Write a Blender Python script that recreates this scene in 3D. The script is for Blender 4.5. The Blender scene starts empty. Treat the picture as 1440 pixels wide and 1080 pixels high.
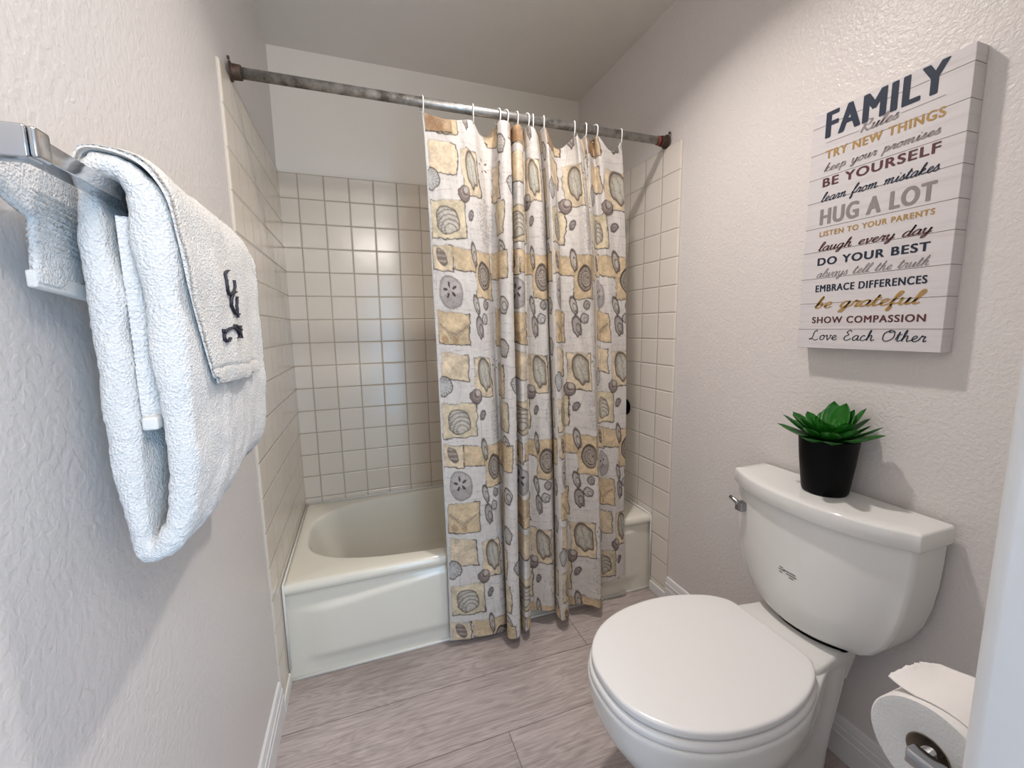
import bpy, math, random
import numpy as np
from mathutils import Matrix, Vector, noise

random.seed(7)
S = bpy.context.scene
COL = S.collection
PI = math.pi

# ------------------------------------------------------------------ camera, light, exposure
W, D, CEIL = 1.506, 0.7225, 2.443          # alcove width, tile depth, ceiling height (metres)
T, ZT = 0.1095, 1.9222                     # tile pitch, top of the tiling

cam_d = bpy.data.cameras.new('camera')
cam = bpy.data.objects.new('camera', cam_d)
COL.objects.link(cam)
yaw, pit, rol = 0.3428, -0.1339, -0.0153
fw = Vector((math.sin(yaw)*math.cos(pit), math.cos(yaw)*math.cos(pit), math.sin(pit)))
rt = fw.cross(Vector((0, 0, 1))).normalized()
up = rt.cross(fw)
r2 = rt*math.cos(rol) + up*math.sin(rol)
u2 = up*math.cos(rol) - rt*math.sin(rol)
m = Matrix.Identity(4)
for i in range(3):
    m[i][0], m[i][1], m[i][2] = r2[i], u2[i], -fw[i]
m.translation = Vector((0.3021, -1.4972, 1.2155))
cam.matrix_world = m
cam_d.sensor_fit = 'HORIZONTAL'
cam_d.sensor_width = 36.0
cam_d.lens = 590.74/1440*36.0
cam_d.clip_start = 0.01
S.camera = cam

S.view_settings.view_transform = 'Standard'
S.view_settings.look = 'None'
S.view_settings.gamma = 1.0
S.view_settings.use_curve_mapping = False
S.view_settings.exposure = 0.2

world = bpy.data.worlds.new('world')
S.world = world
world.use_nodes = True
bg = world.node_tree.nodes['Background']
bg.inputs[0].default_value = (0.75, 0.86, 1.0, 1)
bg.inputs[1].default_value = 1.0


def add_light(name, kind, loc, energy, color, rot=(0, 0, 0), **kw):
    l = bpy.data.lights.new(name, kind)
    l.energy = energy
    l.color = color
    for k, v in kw.items():
        setattr(l, k, v)
    o = bpy.data.objects.new(name, l)
    o.location = loc
    o.rotation_euler = rot
    COL.objects.link(o)
    return o


# recessed ceiling downlight over the middle of the room: its housing cuts the beam off above ~60 degrees
add_light('ceiling_downlight', 'AREA', (0.86, -0.46, 2.42), 7.8, (1.0, 0.94, 0.895), shape='DISK', size=0.085, spread=2.3)
# cool daylight entering through the doorway behind the camera
add_light('doorway_daylight', 'AREA', (0.62, -2.19, 0.95), 9.0, (0.34, 0.65, 1.0),
          rot=(math.radians(90), 0, math.radians(15)), shape='RECTANGLE', size=0.36, size_y=1.5)
# added warm fill lamp, unseen behind the camera, aimed up for ambient light
add_light('fill_light', 'AREA', (0.75, -2.12, 2.1), 18.5, (1.0, 0.93, 0.86),
          rot=(math.radians(112), 0, 0), shape='RECTANGLE', size=0.9, size_y=0.2)

# ------------------------------------------------------------------ helpers


def put(name, verts, faces, mat, parent=None, smooth=False, kind=None):
    me = bpy.data.meshes.new(name)
    me.from_pydata([tuple(v) for v in verts], [], [tuple(f) for f in faces])
    me.update()
    if smooth:
        me.polygons.foreach_set('use_smooth', [True]*len(me.polygons))
    o = bpy.data.objects.new(name, me)
    if mat:
        me.materials.append(mat)
    COL.objects.link(o)
    if parent:
        o.parent = parent
    if kind:
        o['kind'] = kind
    return o


def put_np(name, V, F, mat, parent=None, smooth=True):
    """fast quad mesh from numpy arrays"""
    me = bpy.data.meshes.new(name)
    V = np.asarray(V, dtype=np.float32).reshape(-1, 3)
    F = np.asarray(F, dtype=np.int32).reshape(-1, 4)
    me.vertices.add(len(V))
    me.vertices.foreach_set('co', V.ravel())
    me.loops.add(F.size)
    me.loops.foreach_set('vertex_index', F.ravel())
    me.polygons.add(len(F))
    me.polygons.foreach_set('loop_start', np.arange(0, F.size, 4, dtype=np.int32))
    me.polygons.foreach_set('use_smooth', np.full(len(F), smooth))
    me.update(calc_edges=True)
    me.validate()
    if mat:
        me.materials.append(mat)
    o = bpy.data.objects.new(name, me)
    COL.objects.link(o)
    if parent:
        o.parent = parent
    return o


def tag(o, label, cat, group=None):
    o['label'] = label
    o['category'] = cat
    if group:
        o['group'] = group
    return o


def thing(name, label, cat, loc=(0, 0, 0), group=None):
    o = bpy.data.objects.new(name, None)
    o.empty_display_size = 0.05
    o.location = loc
    COL.objects.link(o)
    return tag(o, label, cat, group)


def keep(child, parent):
    """parent a mesh built in room coordinates to an Empty that is only moved"""
    child.parent = parent
    child.matrix_parent_inverse = Matrix.Translation(-Vector(parent.location))
    return child


def sub(child, part):
    """hang a sub-part on a part that was placed with keep() (its world matrix is the identity)"""
    child.parent = part
    return child


class MB:
    def __init__(self):
        self.v, self.f = [], []

    def add(self, vs, fs):
        n = len(self.v)
        self.v += [tuple(v) for v in vs]
        self.f += [tuple(i+n for i in f) for f in fs]
        return self

    def box(self, a, b):
        x0, y0, z0 = a
        x1, y1, z1 = b
        return self.add([(x0, y0, z0), (x1, y0, z0), (x1, y1, z0), (x0, y1, z0),
                         (x0, y0, z1), (x1, y0, z1), (x1, y1, z1), (x0, y1, z1)],
                        [(0, 3, 2, 1), (4, 5, 6, 7), (0, 1, 5, 4), (1, 2, 6, 5), (2, 3, 7, 6), (3, 0, 4, 7)])

    def loft(self, rings, cap0=True, cap1=True, closed=True):
        n = len(rings[0])
        vs = [p for r in rings for p in r]
        fs = []
        for k in range(len(rings)-1):
            for i in range(n if closed else n-1):
                j = (i+1) % n
                fs.append((k*n+i, k*n+j, (k+1)*n+j, (k+1)*n+i))
        if cap0:
            fs.append(tuple(range(n-1, -1, -1)))
        if cap1:
            fs.append(tuple((len(rings)-1)*n+i for i in range(n)))
        return self.add(vs, fs)

    def tube(self, pts, r, n=12, cap=True):
        pts = [Vector(p) for p in pts]
        rs = r if isinstance(r, (list, tuple)) else [r]*len(pts)
        rings = []
        t0 = (pts[1]-pts[0]).normalized()
        a = t0.orthogonal().normalized()
        for i, p in enumerate(pts):
            t = (pts[min(i+1, len(pts)-1)]-pts[max(i-1, 0)]).normalized()
            a = (a - t*a.dot(t)).normalized()
            b = t.cross(a)
            rings.append([p + (a*math.cos(2*PI*k/n) + b*math.sin(2*PI*k/n))*rs[i] for k in range(n)])
        return self.loft(rings, cap, cap)

    def put(self, name, mat, parent=None, smooth=False, kind=None, bevel=0, seg=2, angle=35):
        o = put(name, self.v, self.f, mat, parent, smooth, kind)
        if bevel:
            md = o.modifiers.new('bevel', 'BEVEL')
            md.width = bevel
            md.segments = seg
            md.limit_method = 'ANGLE'
            md.angle_limit = math.radians(angle)
            o.data.polygons.foreach_set('use_smooth', [True]*len(o.data.polygons))
            wn = o.modifiers.new('normals', 'WEIGHTED_NORMAL')
            wn.keep_sharp = False
        elif smooth:
            pass
        return o


def sharp(o, deg=40):
    try:
        o.data.set_sharp_from_angle(angle=math.radians(deg))
    except Exception:
        pass
    return o


def crom(pts, n=8, closed=False):
    P = [np.array(p, float) for p in pts]
    out = []
    N = len(P)
    rng = range(N) if closed else range(N-1)
    for i in rng:
        if closed:
            p0, p1, p2, p3 = P[(i-1) % N], P[i], P[(i+1) % N], P[(i+2) % N]
        else:
            p0, p1, p2, p3 = P[max(i-1, 0)], P[i], P[i+1], P[min(i+2, N-1)]
        for k in range(n):
            t = k/n
            out.append(0.5*((2*p1)+(-p0+p2)*t+(2*p0-5*p1+4*p2-p3)*t*t+(-p0+3*p1-3*p2+p3)*t**3))
    if not closed:
        out.append(P[-1])
    return np.array(out)


# ------------------------------------------------------------------ materials
class Nt:
    def __init__(self, name):
        self.m = bpy.data.materials.new(name)
        self.m.use_nodes = True
        self.t = self.m.node_tree
        self.b = self.t.nodes['Principled BSDF']

    def n(self, typ, **kw):
        nd = self.t.nodes.new(typ)
        for k, v in kw.items():
            if hasattr(nd, k):
                setattr(nd, k, v)
            else:
                nd.inputs[k.replace('_', ' ')].default_value = v
        return nd

    def l(self, a, b):
        self.t.links.new(a, b)

    def math(self, op, a, b=None, c=None):
        nd = self.t.nodes.new('ShaderNodeMath')
        nd.operation = op
        for i, x in enumerate((a, b, c)):
            if x is None:
                continue
            if isinstance(x, (int, float)):
                nd.inputs[i].default_value = x
            else:
                self.l(x, nd.inputs[i])
        return nd.outputs[0]

    def mix(self, f, a, b):
        nd = self.t.nodes.new('ShaderNodeMix')
        nd.data_type = 'RGBA'
        for i, x in ((0, f), (6, a), (7, b)):
            if isinstance(x, (int, float)):
                nd.inputs[i].default_value = x
            elif isinstance(x, tuple):
                nd.inputs[i].default_value = (*x, 1)
            else:
                self.l(x, nd.inputs[i])
        return nd.outputs[2]

    def coords(self):
        return self.n('ShaderNodeTexCoord').outputs['Object']

    def xyz(self, v=None):
        s = self.n('ShaderNodeSeparateXYZ')
        self.l(v if v is not None else self.coords(), s.inputs[0])
        return s.outputs

    def noise(self, scale, detail=3, rough=0.5, vec=None, dist=0.0):
        nd = self.n('ShaderNodeTexNoise')
        nd.inputs['Scale'].default_value = scale
        nd.inputs['Detail'].default_value = detail
        nd.inputs['Roughness'].default_value = rough
        nd.inputs['Distortion'].default_value = dist
        self.l(vec if vec is not None else self.coords(), nd.inputs['Vector'])
        return nd.outputs[0]

    def ramp(self, f, stops):
        nd = self.n('ShaderNodeValToRGB')
        cr = nd.color_ramp
        while len(cr.elements) < len(stops):
            cr.elements.new(0.5)
        for e, (p, c) in zip(cr.elements, stops):
            e.position = p
            e.color = (*c, 1) if isinstance(c, tuple) else (c, c, c, 1)
        self.l(f, nd.inputs[0])
        return nd.outputs[0]

    def bump(self, h, dist, strength=1.0):
        nd = self.n('ShaderNodeBump')
        nd.inputs['Distance'].default_value = dist
        nd.inputs['Strength'].default_value = strength
        self.l(h, nd.inputs['Height'])
        self.l(nd.outputs[0], self.b.inputs['Normal'])

    def base(self, c):
        if isinstance(c, tuple):
            self.b.inputs['Base Color'].default_value = (*c, 1)
        else:
            self.l(c, self.b.inputs['Base Color'])

    def set(self, rough=0.5, metal=0.0, spec=0.5, coat=0.0):
        self.b.inputs['Roughness'].default_value = rough
        self.b.inputs['Metallic'].default_value = metal
        self.b.inputs['Specular IOR Level'].default_value = spec
        self.b.inputs['Coat Weight'].default_value = coat
        return self


def simple(name, c, rough=0.5, metal=0.0, spec=0.5, var=0.04, scale=30, bump=0, bscale=200):
    n = Nt(name).set(rough, metal, spec)
    f = n.noise(scale, 3)
    a = tuple(max(0, x*(1-var)) for x in c)
    b = tuple(min(1, x*(1+var)) for x in c)
    n.base(n.mix(f, a, b))
    if bump:
        n.bump(n.noise(bscale, 2), bump)
    return n.m


def paint(name, c, rough=0.42, bump=0.00055, scale=95):
    """orange-peel sprayed wall paint"""
    n = Nt(name).set(rough, 0, 0.5)
    f = n.noise(7, 3)
    n.base(n.mix(f, tuple(x*0.975 for x in c), tuple(min(1, x*1.02) for x in c)))
    h = n.ramp(n.noise(scale, 2, 0.45, dist=0.4), [(0.36, 0.0), (0.62, 1.0)])
    h2 = n.noise(scale*2.6, 2)
    n.bump(n.math('ADD', h, n.math('MULTIPLY', h2, 0.35)), bump, 0.8)
    return n.m


def tile_mat(name, ax, o1, grout, ca=(0.735, 0.66, 0.56), cb=(0.765, 0.69, 0.59)):
    """glazed square tile; ax: horizontal axis index, o1: where a vertical joint sits"""
    n = Nt(name).set(0.2, 0, 0.5)
    x = n.xyz()
    uu = n.math('DIVIDE', n.math('SUBTRACT', x[ax], o1), T)
    vv = n.math('DIVIDE', n.math('SUBTRACT', x[2], ZT), T)
    du = n.math('SUBTRACT', 0.5, n.math('ABSOLUTE', n.math('SUBTRACT', n.math('FRACT', uu), 0.5)))
    dv = n.math('SUBTRACT', 0.5, n.math('ABSOLUTE', n.math('SUBTRACT', n.math('FRACT', vv), 0.5)))
    d = n.math('MINIMUM', du, dv)
    g = n.math('LESS_THAN', d, 0.013)
    comb = n.n('ShaderNodeCombineXYZ')
    n.l(n.math('FLOOR', uu), comb.inputs[0])
    n.l(n.math('FLOOR', vv), comb.inputs[1])
    wn = n.n('ShaderNodeTexWhiteNoise')
    n.l(comb.outputs[0], wn.inputs['Vector'])
    tc = n.mix(wn.outputs[0], ca, cb)
    n.base(n.mix(g, tc, grout))
    r = n.math('MULTIPLY_ADD', g, 0.5, 0.2)
    n.l(r, n.b.inputs['Roughness'])
    h = n.ramp(d, [(0.008, 0.0), (0.045, 1.0)])
    n.bump(n.math('ADD', h, n.math('MULTIPLY', n.noise(14, 2), 0.25)), 0.0022, 0.9)
    return n.m


def terry_mat(name, c=(0.80, 0.79, 0.775)):
    n = Nt(name).set(0.95, 0, 0.15)
    n.b.inputs['Sheen Weight'].default_value = 0.25
    f = n.noise(230, 3, 0.6)
    n.base(n.mix(f, tuple(x*0.94 for x in c), tuple(min(1, x*1.05) for x in c)))
    vo = n.n('ShaderNodeTexVoronoi')
    vo.inputs['Scale'].default_value = 380
    n.l(n.coords(), vo.inputs['Vector'])
    n.bump(n.math('ADD', n.noise(260, 3, 0.65), n.math('MULTIPLY', vo.outputs[0], 0.7)), 0.0022, 1.0)
    return n.m


def floor_mat():
    n = Nt('vinyl_plank').set(0.33, 0, 0.5)
    x = n.xyz()
    PW = 0.226
    row = n.math('DIVIDE', n.math('ADD', x[1], 0.205+PW*20), PW)
    rid = n.math('FLOOR', row)
    shift = n.math('MULTIPLY', rid, 0.7)
    col = n.math('DIVIDE', n.math('ADD', x[0], n.math('ADD', shift, 1.145)), 1.8)
    cid = n.math('FLOOR', col)
    cb = n.n('ShaderNodeCombineXYZ')
    n.l(rid, cb.inputs[0])
    n.l(cid, cb.inputs[1])
    wn = n.n('ShaderNodeTexWhiteNoise')
    n.l(cb.outputs[0], wn.inputs['Vector'])
    # grain: stretched along x, offset per plank
    v = n.n('ShaderNodeCombineXYZ')
    n.l(n.math('ADD', n.math('MULTIPLY', x[0], 1.0), n.math('MULTIPLY', wn.outputs[0], 30)), v.inputs[0])
    n.l(n.math('MULTIPLY', x[1], 22), v.inputs[1])
    fine = n.noise(5.0, 10, 0.8, v.outputs[0], 0.15)
    v2 = n.n('ShaderNodeCombineXYZ')
    n.l(n.math('ADD', n.math('MULTIPLY', x[0], 1.5), n.math('MULTIPLY', wn.outputs[0], 17)), v2.inputs[0])
    n.l(n.math('MULTIPLY', x[1], 9), v2.inputs[1])
    cath = n.noise(1.5, 3, 0.5, v2.outputs[0], 1.2)
    rings = n.math('FRACT', n.math('MULTIPLY', cath, 9))
    rings = n.math('ABSOLUTE', n.math('SUBTRACT', rings, 0.5))
    v3 = n.n('ShaderNodeCombineXYZ')
    n.l(n.math('ADD', n.math('MULTIPLY', x[0], 9), n.math('MULTIPLY', wn.outputs[0], 30)), v3.inputs[0])
    n.l(n.math('MULTIPLY', x[1], 330), v3.inputs[1])
    hair = n.noise(1.0, 3, 0.6, v3.outputs[0])
    g = n.math('ADD', n.math('MULTIPLY', fine, 0.66), n.math('ADD', n.math('MULTIPLY', rings, 0.18), n.math('MULTIPLY', hair, 0.28)))
    c = n.ramp(g, [(0.28, (0.15, 0.126, 0.118)), (0.45, (0.33, 0.285, 0.27)), (0.62, (0.50, 0.445, 0.43)), (0.80, (0.60, 0.55, 0.535))])
    tint = n.mix(wn.outputs[0], (1.12, 1.09, 1.08), (1.3, 1.27, 1.26))
    lf = n.noise(1.3, 1, 0.5)
    tint = n.mix(n.ramp(lf, [(0.38, 0.0), (0.62, 1.0)]), (0.70, 0.66, 0.63), tint)
    mx = n.n('ShaderNodeMix')
    mx.data_type = 'RGBA'
    mx.blend_type = 'MULTIPLY'
    mx.inputs[0].default_value = 1.0
    n.l(c, mx.inputs[6])
    n.l(tint, mx.inputs[7])
    fr = n.math('FRACT', row)
    dj = n.math('SUBTRACT', 0.5, n.math('ABSOLUTE', n.math('SUBTRACT', fr, 0.5)))
    fc = n.math('FRACT', col)
    dc = n.math('MULTIPLY', n.math('SUBTRACT', 0.5, n.math('ABSOLUTE', n.math('SUBTRACT', fc, 0.5))), 7.96)
    joint = n.math('LESS_THAN', n.math('MINIMUM', dj, dc), 0.006)
    n.base(n.mix(n.math('MULTIPLY', joint, 0.65), mx.outputs[2], (0.07, 0.06, 0.055)))
    n.bump(n.math('SUBTRACT', fine, n.math('MULTIPLY', joint, 1.5)), 0.0006, 0.6)
    n.l(n.math('MULTIPLY_ADD', fine, 0.2, 0.27), n.b.inputs['Roughness'])
    return n.m


def rod_mat():
    """galvanised pipe with worn, dirty and rusty patches"""
    n = Nt('galvanised_steel').set(0.38, 0.85, 0.5)
    f = n.noise(26, 5, 0.65)
    c = n.ramp(f, [(0.33, (0.16, 0.145, 0.125)), (0.47, (0.34, 0.33, 0.31)), (0.62, (0.50, 0.49, 0.47))])
    n.base(c)
    n.l(n.math('MULTIPLY_ADD', f, -0.4, 0.62), n.b.inputs['Roughness'])
    return n.m


M = {}
M['wall'] = paint('wall_paint', (0.745, 0.70, 0.675))
M['wall_smooth'] = paint('alcove_paint', (0.76, 0.71, 0.64), bump=0.0002)
M['wall_r'] = paint('toilet_wall_paint', (0.745, 0.70, 0.675), rough=0.36, bump=0.0007, scale=120)
M['ceil'] = paint('ceiling_paint', (0.82, 0.77, 0.71), rough=0.5, bump=0.00025)
M['part'] = paint('partition_paint', (0.76, 0.765, 0.77), bump=0.0002, scale=40)
M['trim'] = simple('trim_paint', (0.80, 0.79, 0.785), 0.3)
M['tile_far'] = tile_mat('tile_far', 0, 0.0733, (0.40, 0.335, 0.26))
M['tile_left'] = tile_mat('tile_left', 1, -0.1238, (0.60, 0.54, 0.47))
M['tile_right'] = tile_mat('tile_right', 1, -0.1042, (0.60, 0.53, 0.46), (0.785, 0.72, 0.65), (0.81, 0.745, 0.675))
M['enamel'] = simple('tub_enamel', (0.81, 0.775, 0.675), 0.12, var=0.015)
M['caulk'] = simple('caulk', (0.80, 0.79, 0.75), 0.5)
M['china'] = simple('vitreous_china', (0.80, 0.79, 0.765), 0.08, var=0.01)
M['plastic'] = simple('seat_plastic', (0.83, 0.815, 0.805), 0.22, var=0.01)
M['hook'] = simple('hook_plastic', (0.86, 0.85, 0.83), 0.35)
M['chrome'] = simple('chrome', (0.50, 0.51, 0.53), 0.10, 1.0, var=0.05)
M['dark_chrome'] = simple('dark_chrome', (0.35, 0.35, 0.36), 0.18, 1.0, var=0.05)
M['rod'] = rod_mat()
M['rust'] = simple('rusty_steel', (0.10, 0.065, 0.05), 0.6, 0.6, var=0.5, scale=60, bump=0.001)
M['red_paint'] = simple('red_paint', (0.30, 0.05, 0.035), 0.6, 0.1, var=0.5, scale=150)
M['black'] = simple('black_ceramic', (0.0015, 0.0015, 0.002), 0.45, spec=0.12)
M['soil'] = simple('dark_moss', (0.006, 0.014, 0.005), 0.9, var=0.4, bump=0.004, bscale=150)
M['terry'] = terry_mat('white_terry')
M['terry_cream'] = terry_mat('cream_terry', (0.79, 0.76, 0.72))
M['hem'] = simple('woven_hem', (0.78, 0.765, 0.74), 0.85, spec=0.2, bump=0.0006, bscale=900)
M['thread'] = simple('navy_black_thread', (0.014, 0.014, 0.028), 0.55)
M['paper'] = simple('tissue_paper', (0.82, 0.785, 0.76), 0.95, spec=0.1, bump=0.0008, bscale=160)
M['paper_end'] = simple('tissue_layers', (0.74, 0.72, 0.69), 0.95, spec=0.1, bump=0.0012, bscale=300)
M['card'] = simple('cardboard_core', (0.25, 0.19, 0.14), 0.9)
M['ink_navy'] = simple('navy_ink', (0.010, 0.020, 0.045), 0.6)
M['ink_gold'] = simple('gold_ink', (0.42, 0.25, 0.075), 0.55, var=0.25, scale=120)
M['ink_plum'] = simple('plum_ink', (0.10, 0.03, 0.035), 0.6, var=0.2, scale=150)
M['ink_grey'] = simple('grey_ink', (0.27, 0.235, 0.235), 0.6, var=0.12, scale=150)
M['mark'] = simple('grey_mark', (0.10, 0.095, 0.09), 0.4)


def leaf_mat():
    n = Nt('plastic_leaf').set(0.4, 0, 0.4)
    f = n.noise(60, 3)
    n.base(n.mix(f, (0.004, 0.066, 0.006), (0.022, 0.21, 0.014)))
    n.bump(n.noise(220, 2), 0.0006)
    return n.m


def sign_mat():
    n = Nt('whitewashed_planks').set(0.55, 0, 0.35)
    x = n.xyz()
    v = n.n('ShaderNodeCombineXYZ')
    n.l(n.math('MULTIPLY', x[1], 6), v.inputs[1])
    n.l(n.math('MULTIPLY', x[2], 90), v.inputs[2])
    f = n.noise(1.0, 4, 0.6, v.outputs[0])
    n.base(n.ramp(f, [(0.25, (0.60, 0.56, 0.56)), (0.50, (0.68, 0.64, 0.645)), (0.8, (0.70, 0.665, 0.665))]))
    return n.m


M['leaf'] = leaf_mat()
M['sign'] = sign_mat()
M['plank_gap'] = simple('plank_gap', (0.19, 0.165, 0.155), 0.8)

# ------------------------------------------------------------------ the room
YN = -2.2                                   # near wall


def slab(name, a, b, mat, **kw):
    return MB().box(a, b).put(name, mat, kind='structure', **kw)


floor = slab('floor', (-0.12, YN-0.1, -0.06), (W+0.12, D+0.12, 0.0), floor_mat())
ceiling = slab('ceiling', (-0.12, YN-0.1, CEIL), (W+0.12, D+0.12, CEIL+0.08), M['ceil'])
wall_l = slab('wall_left', (-0.12, YN-0.1, 0), (-0.007, D+0.12, CEIL), M['wall'])
wall_r = slab('wall_right', (W+0.007, YN-0.1, 0), (W+0.12, D+0.12, CEIL), M['wall_r'])
wall_f = slab('wall_far', (-0.007, D+0.007, 0), (W+0.007, D+0.12, CEIL), M['wall_smooth'])
b = MB()
b.box((-0.007, YN-0.1, 0), (0.22, YN, CEIL)).box((0.96, YN-0.1, 0), (W+0.007, YN, CEIL)).box((0.22, YN-0.1, 2.0), (0.96, YN, CEIL))
wall_n = b.put('wall_near', M['wall'], kind='structure')
b = MB()
b.box((0.15, YN, 0), (0.22, YN+0.015, 2.07)).box((0.96, YN, 0), (1.03, YN+0.015, 2.07)).box((0.22, YN, 2.0), (0.96, YN+0.015, 2.07))
b.put('door_1', M['trim'], kind='structure')
# short wall beside the toilet, rounded corner bead
xp, yp, rr = 0.72, -1.344, 0.012
ring = []
for cx, cy, a0 in ((xp+rr, yp-rr, 90), (xp+rr, yp-0.115+rr, 180)):
    for k in range(7):
        a = math.radians(a0+90*k/6)
        ring.append((cx+rr*math.cos(a), cy+rr*math.sin(a)))
ring += [(W+0.007, yp-0.115), (W+0.007, yp)]
MB().loft([[(x, y, z) for x, y in ring] for z in (0.0, CEIL)]).put('wall_partition', M['part'], smooth=True, kind='structure')
sharp(bpy.data.objects['wall_partition'], 50)

# tile panels on the three alcove walls, each standing 7 mm proud of the plaster
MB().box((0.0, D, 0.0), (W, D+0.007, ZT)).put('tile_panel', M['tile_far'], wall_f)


def side_tiles(xa, xb, y0, mat, parent, sgn):
    # bullnose front and top edges
    prof = [(0.0, 0.0), (0.0015, 0.0035), (0.004, 0.0055), (0.009, 0.007)]
    b = MB()
    rings = []
    for dy, dx in prof:
        x = xa + sgn*dx
        rings.append([(xa, y0+dy, 0.0), (x, y0+dy, 0.0), (x, y0+dy, ZT), (xa, y0+dy, ZT)])
    rings.append([(xa, D, 0.0), (xb, D, 0.0), (xb, D, ZT), (xa, D, ZT)])
    b.loft(rings)
    return b.put('tile_panel', mat, parent)


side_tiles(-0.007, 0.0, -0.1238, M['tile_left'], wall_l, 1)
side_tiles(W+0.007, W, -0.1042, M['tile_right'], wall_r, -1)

# baseboards: colonial profile with grooves (offset from wall, height)
PROF = [(0, 0), (0.013, 0), (0.013, 0.070), (0.0105, 0.0725), (0.0105, 0.076), (0.012, 0.078), (0.012, 0.092), (0.009, 0.095), (0.009, 0.098), (0.0095, 0.100), (0.006, 0.116), (0, 0.120)]


def baseboard(name, xw, sgn, y0, y1):
    rings = [[(xw+sgn*dx, y, z) for dx, z in PROF] for y in (y0, y1)]
    return MB().loft(rings).put(name, M['trim'], kind='structure')


baseboard('baseboard_left', -0.007, 1, YN, -0.1238)
baseboard('baseboard_right', W+0.007, -1, yp, -0.1042)
# low plain strips that finish the tiling in front of the tub
slab('trim_1', (W-0.010, -0.1042, 0), (W, -0.002, 0.045), M['trim'], bevel=0.003)
slab('trim_2', (0.0, -0.1238, 0), (0.008, -0.004, 0.045), M['caulk'], bevel=0.003)

# ------------------------------------------------------------------ bathtub
TH = 0.362


def build_tub():
    root = thing('bathtub', 'white enamel alcove bathtub behind the shower curtain, between tiled walls', 'bathtub', (W/2, D/2, 0))
    N = 160
    x0, x1, y0, y1 = 0.002, W-0.002, 0.0, D-0.002
    cx, cy, a, bb, n = 0.735, 0.375, 0.682, 0.305, 3.0

    def sup(cx, cy, a, b, n, z):
        out = []
        for k in range(N):
            t = 2*PI*k/N
            c, s = math.cos(t), math.sin(t)
            out.append((cx+a*abs(c)**(2/n)*math.copysign(1, c), cy+b*abs(s)**(2/n)*math.copysign(1, s), z))
        return out

    def rect(d, z, dy_=None):
        out = []
        for (px, py, _) in sup(cx, cy, a, bb, n, 0):
            dx, dy = px-cx, py-cy
            e = d if dy_ is None else dy_
            t = min([((x1-d-cx)/dx) if dx > 1e-9 else ((x0+d-cx)/dx if dx < -1e-9 else 1e9),
                     ((y1-e-cy)/dy) if dy > 1e-9 else ((y0+e-cy)/dy if dy < -1e-9 else 1e9)])
            out.append([cx+dx*t, cy+dy*t, z])
        # snap nearest sample to each corner
        for X, Y in ((x0+d, y0+e), (x1-d, y0+e), (x0+d, y1-e), (x1-d, y1-e)):
            k = min(range(N), key=lambda i: (out[i][0]-X)**2+(out[i][1]-Y)**2)
            out[k] = [X, Y, z]
        return [tuple(p) for p in out]
    def st(v, a, b_):
        t = max(0.0, min(1.0, (v-a)/(b_-a)))
        return t*t*(3-2*t)

    def apron(z):
        # front face set back 14 mm, with a raised panel bounded by chamfers
        out = []
        for x, y, zz in rect(0.0, z, 0.014):
            if y < 0.02:
                top = 0.318 if x > 0.6 else 0.270+0.048*st(x, 0.08, 0.6)
                p = st(x, 0.05, 0.13)*st(W-x, 0.05, 0.13)*st(z, 0.045, 0.085)*(1-st(z, top-0.028, top))
                y -= 0.013*p
            out.append((x, y, zz))
        return out
    rings = [apron(z) for z in np.linspace(0, TH-0.046, 40)]
    rings += [rect(0.0, TH-0.040, 0.008), rect(0.0, TH-0.034, 0.003), rect(0.0, TH-0.030), rect(0.0, TH-0.020),
             rect(0.003, TH-0.009), rect(0.009, TH-0.002), rect(0.018, TH)]
    rings += [sup(cx, cy, a+0.016, bb+0.014, n, TH), sup(cx, cy, a+0.006, bb+0.006, n, TH-0.002), sup(cx, cy, a, bb, n, TH-0.010),
              sup(cx, cy, a-0.006, bb-0.005, n, TH-0.03), sup(cx+0.012, cy, a-0.030, bb-0.020, n, TH-0.11),
              sup(cx+0.03, cy, a-0.07, bb-0.04, n, TH-0.21), sup(cx+0.04, cy, a-0.10, bb-0.058, n, TH-0.265),
              sup(cx+0.045, cy, a-0.14, bb-0.09, n, TH-0.292), sup(cx+0.05, cy, a-0.22, bb-0.15, n, TH-0.302),
              sup(cx+0.05, cy, a*0.25, bb*0.2, n, TH-0.304)]
    b = MB().loft(rings, False, True)
    o = b.put('tub_body', M['enamel'], smooth=True)
    keep(sharp(o, 60), root)
    # bead of caulk along the floor and against the tile
    c = MB().tube([(0.003, 0.010, 0.003), (W-0.003, 0.010, 0.003)], 0.006, 8)
    c.tube([(0.006, D-0.006, TH), (W-0.006, D-0.006, TH)], 0.005, 8)
    c.tube([(0.0055, 0.003, 0.05), (0.0055, 0.003, TH-0.004), (0.0055, 0.010, TH), (0.0055, D-0.006, TH)], 0.0042, 8)
    c.tube([(W-0.0055, 0.003, 0.05), (W-0.0055, 0.003, TH-0.004), (W-0.0055, 0.010, TH), (W-0.0055, D-0.006, TH)], 0.0042, 8)
    keep(c.put('caulk_bead', M['caulk'], smooth=True), root)


build_tub()

# black valve knob on the plumbing wall, half hidden behind the curtain
kn = thing('faucet_knob', 'black round tub faucet knob on the tiled right wall, behind the curtain edge', 'faucet knob', (W, 0.225, 0.823))


def lathe_x(prof, n=32):
    """profile (distance from wall along -x, radius)"""
    return [[(W-d, 0.225+r*math.cos(2*PI*k/n), 0.823+r*math.sin(2*PI*k/n)) for k in range(n)] for d, r in prof]


keep(MB().loft(lathe_x([(0.0005, 0.040), (0.004, 0.040), (0.008, 0.034), (0.012, 0.016)])).put('escutcheon', M['black'], smooth=True), kn)
keep(MB().loft(lathe_x([(0.010, 0.014), (0.028, 0.016), (0.032, 0.026), (0.055, 0.028), (0.060, 0.024)])).put('knob', M['black'], smooth=True), kn)

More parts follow.
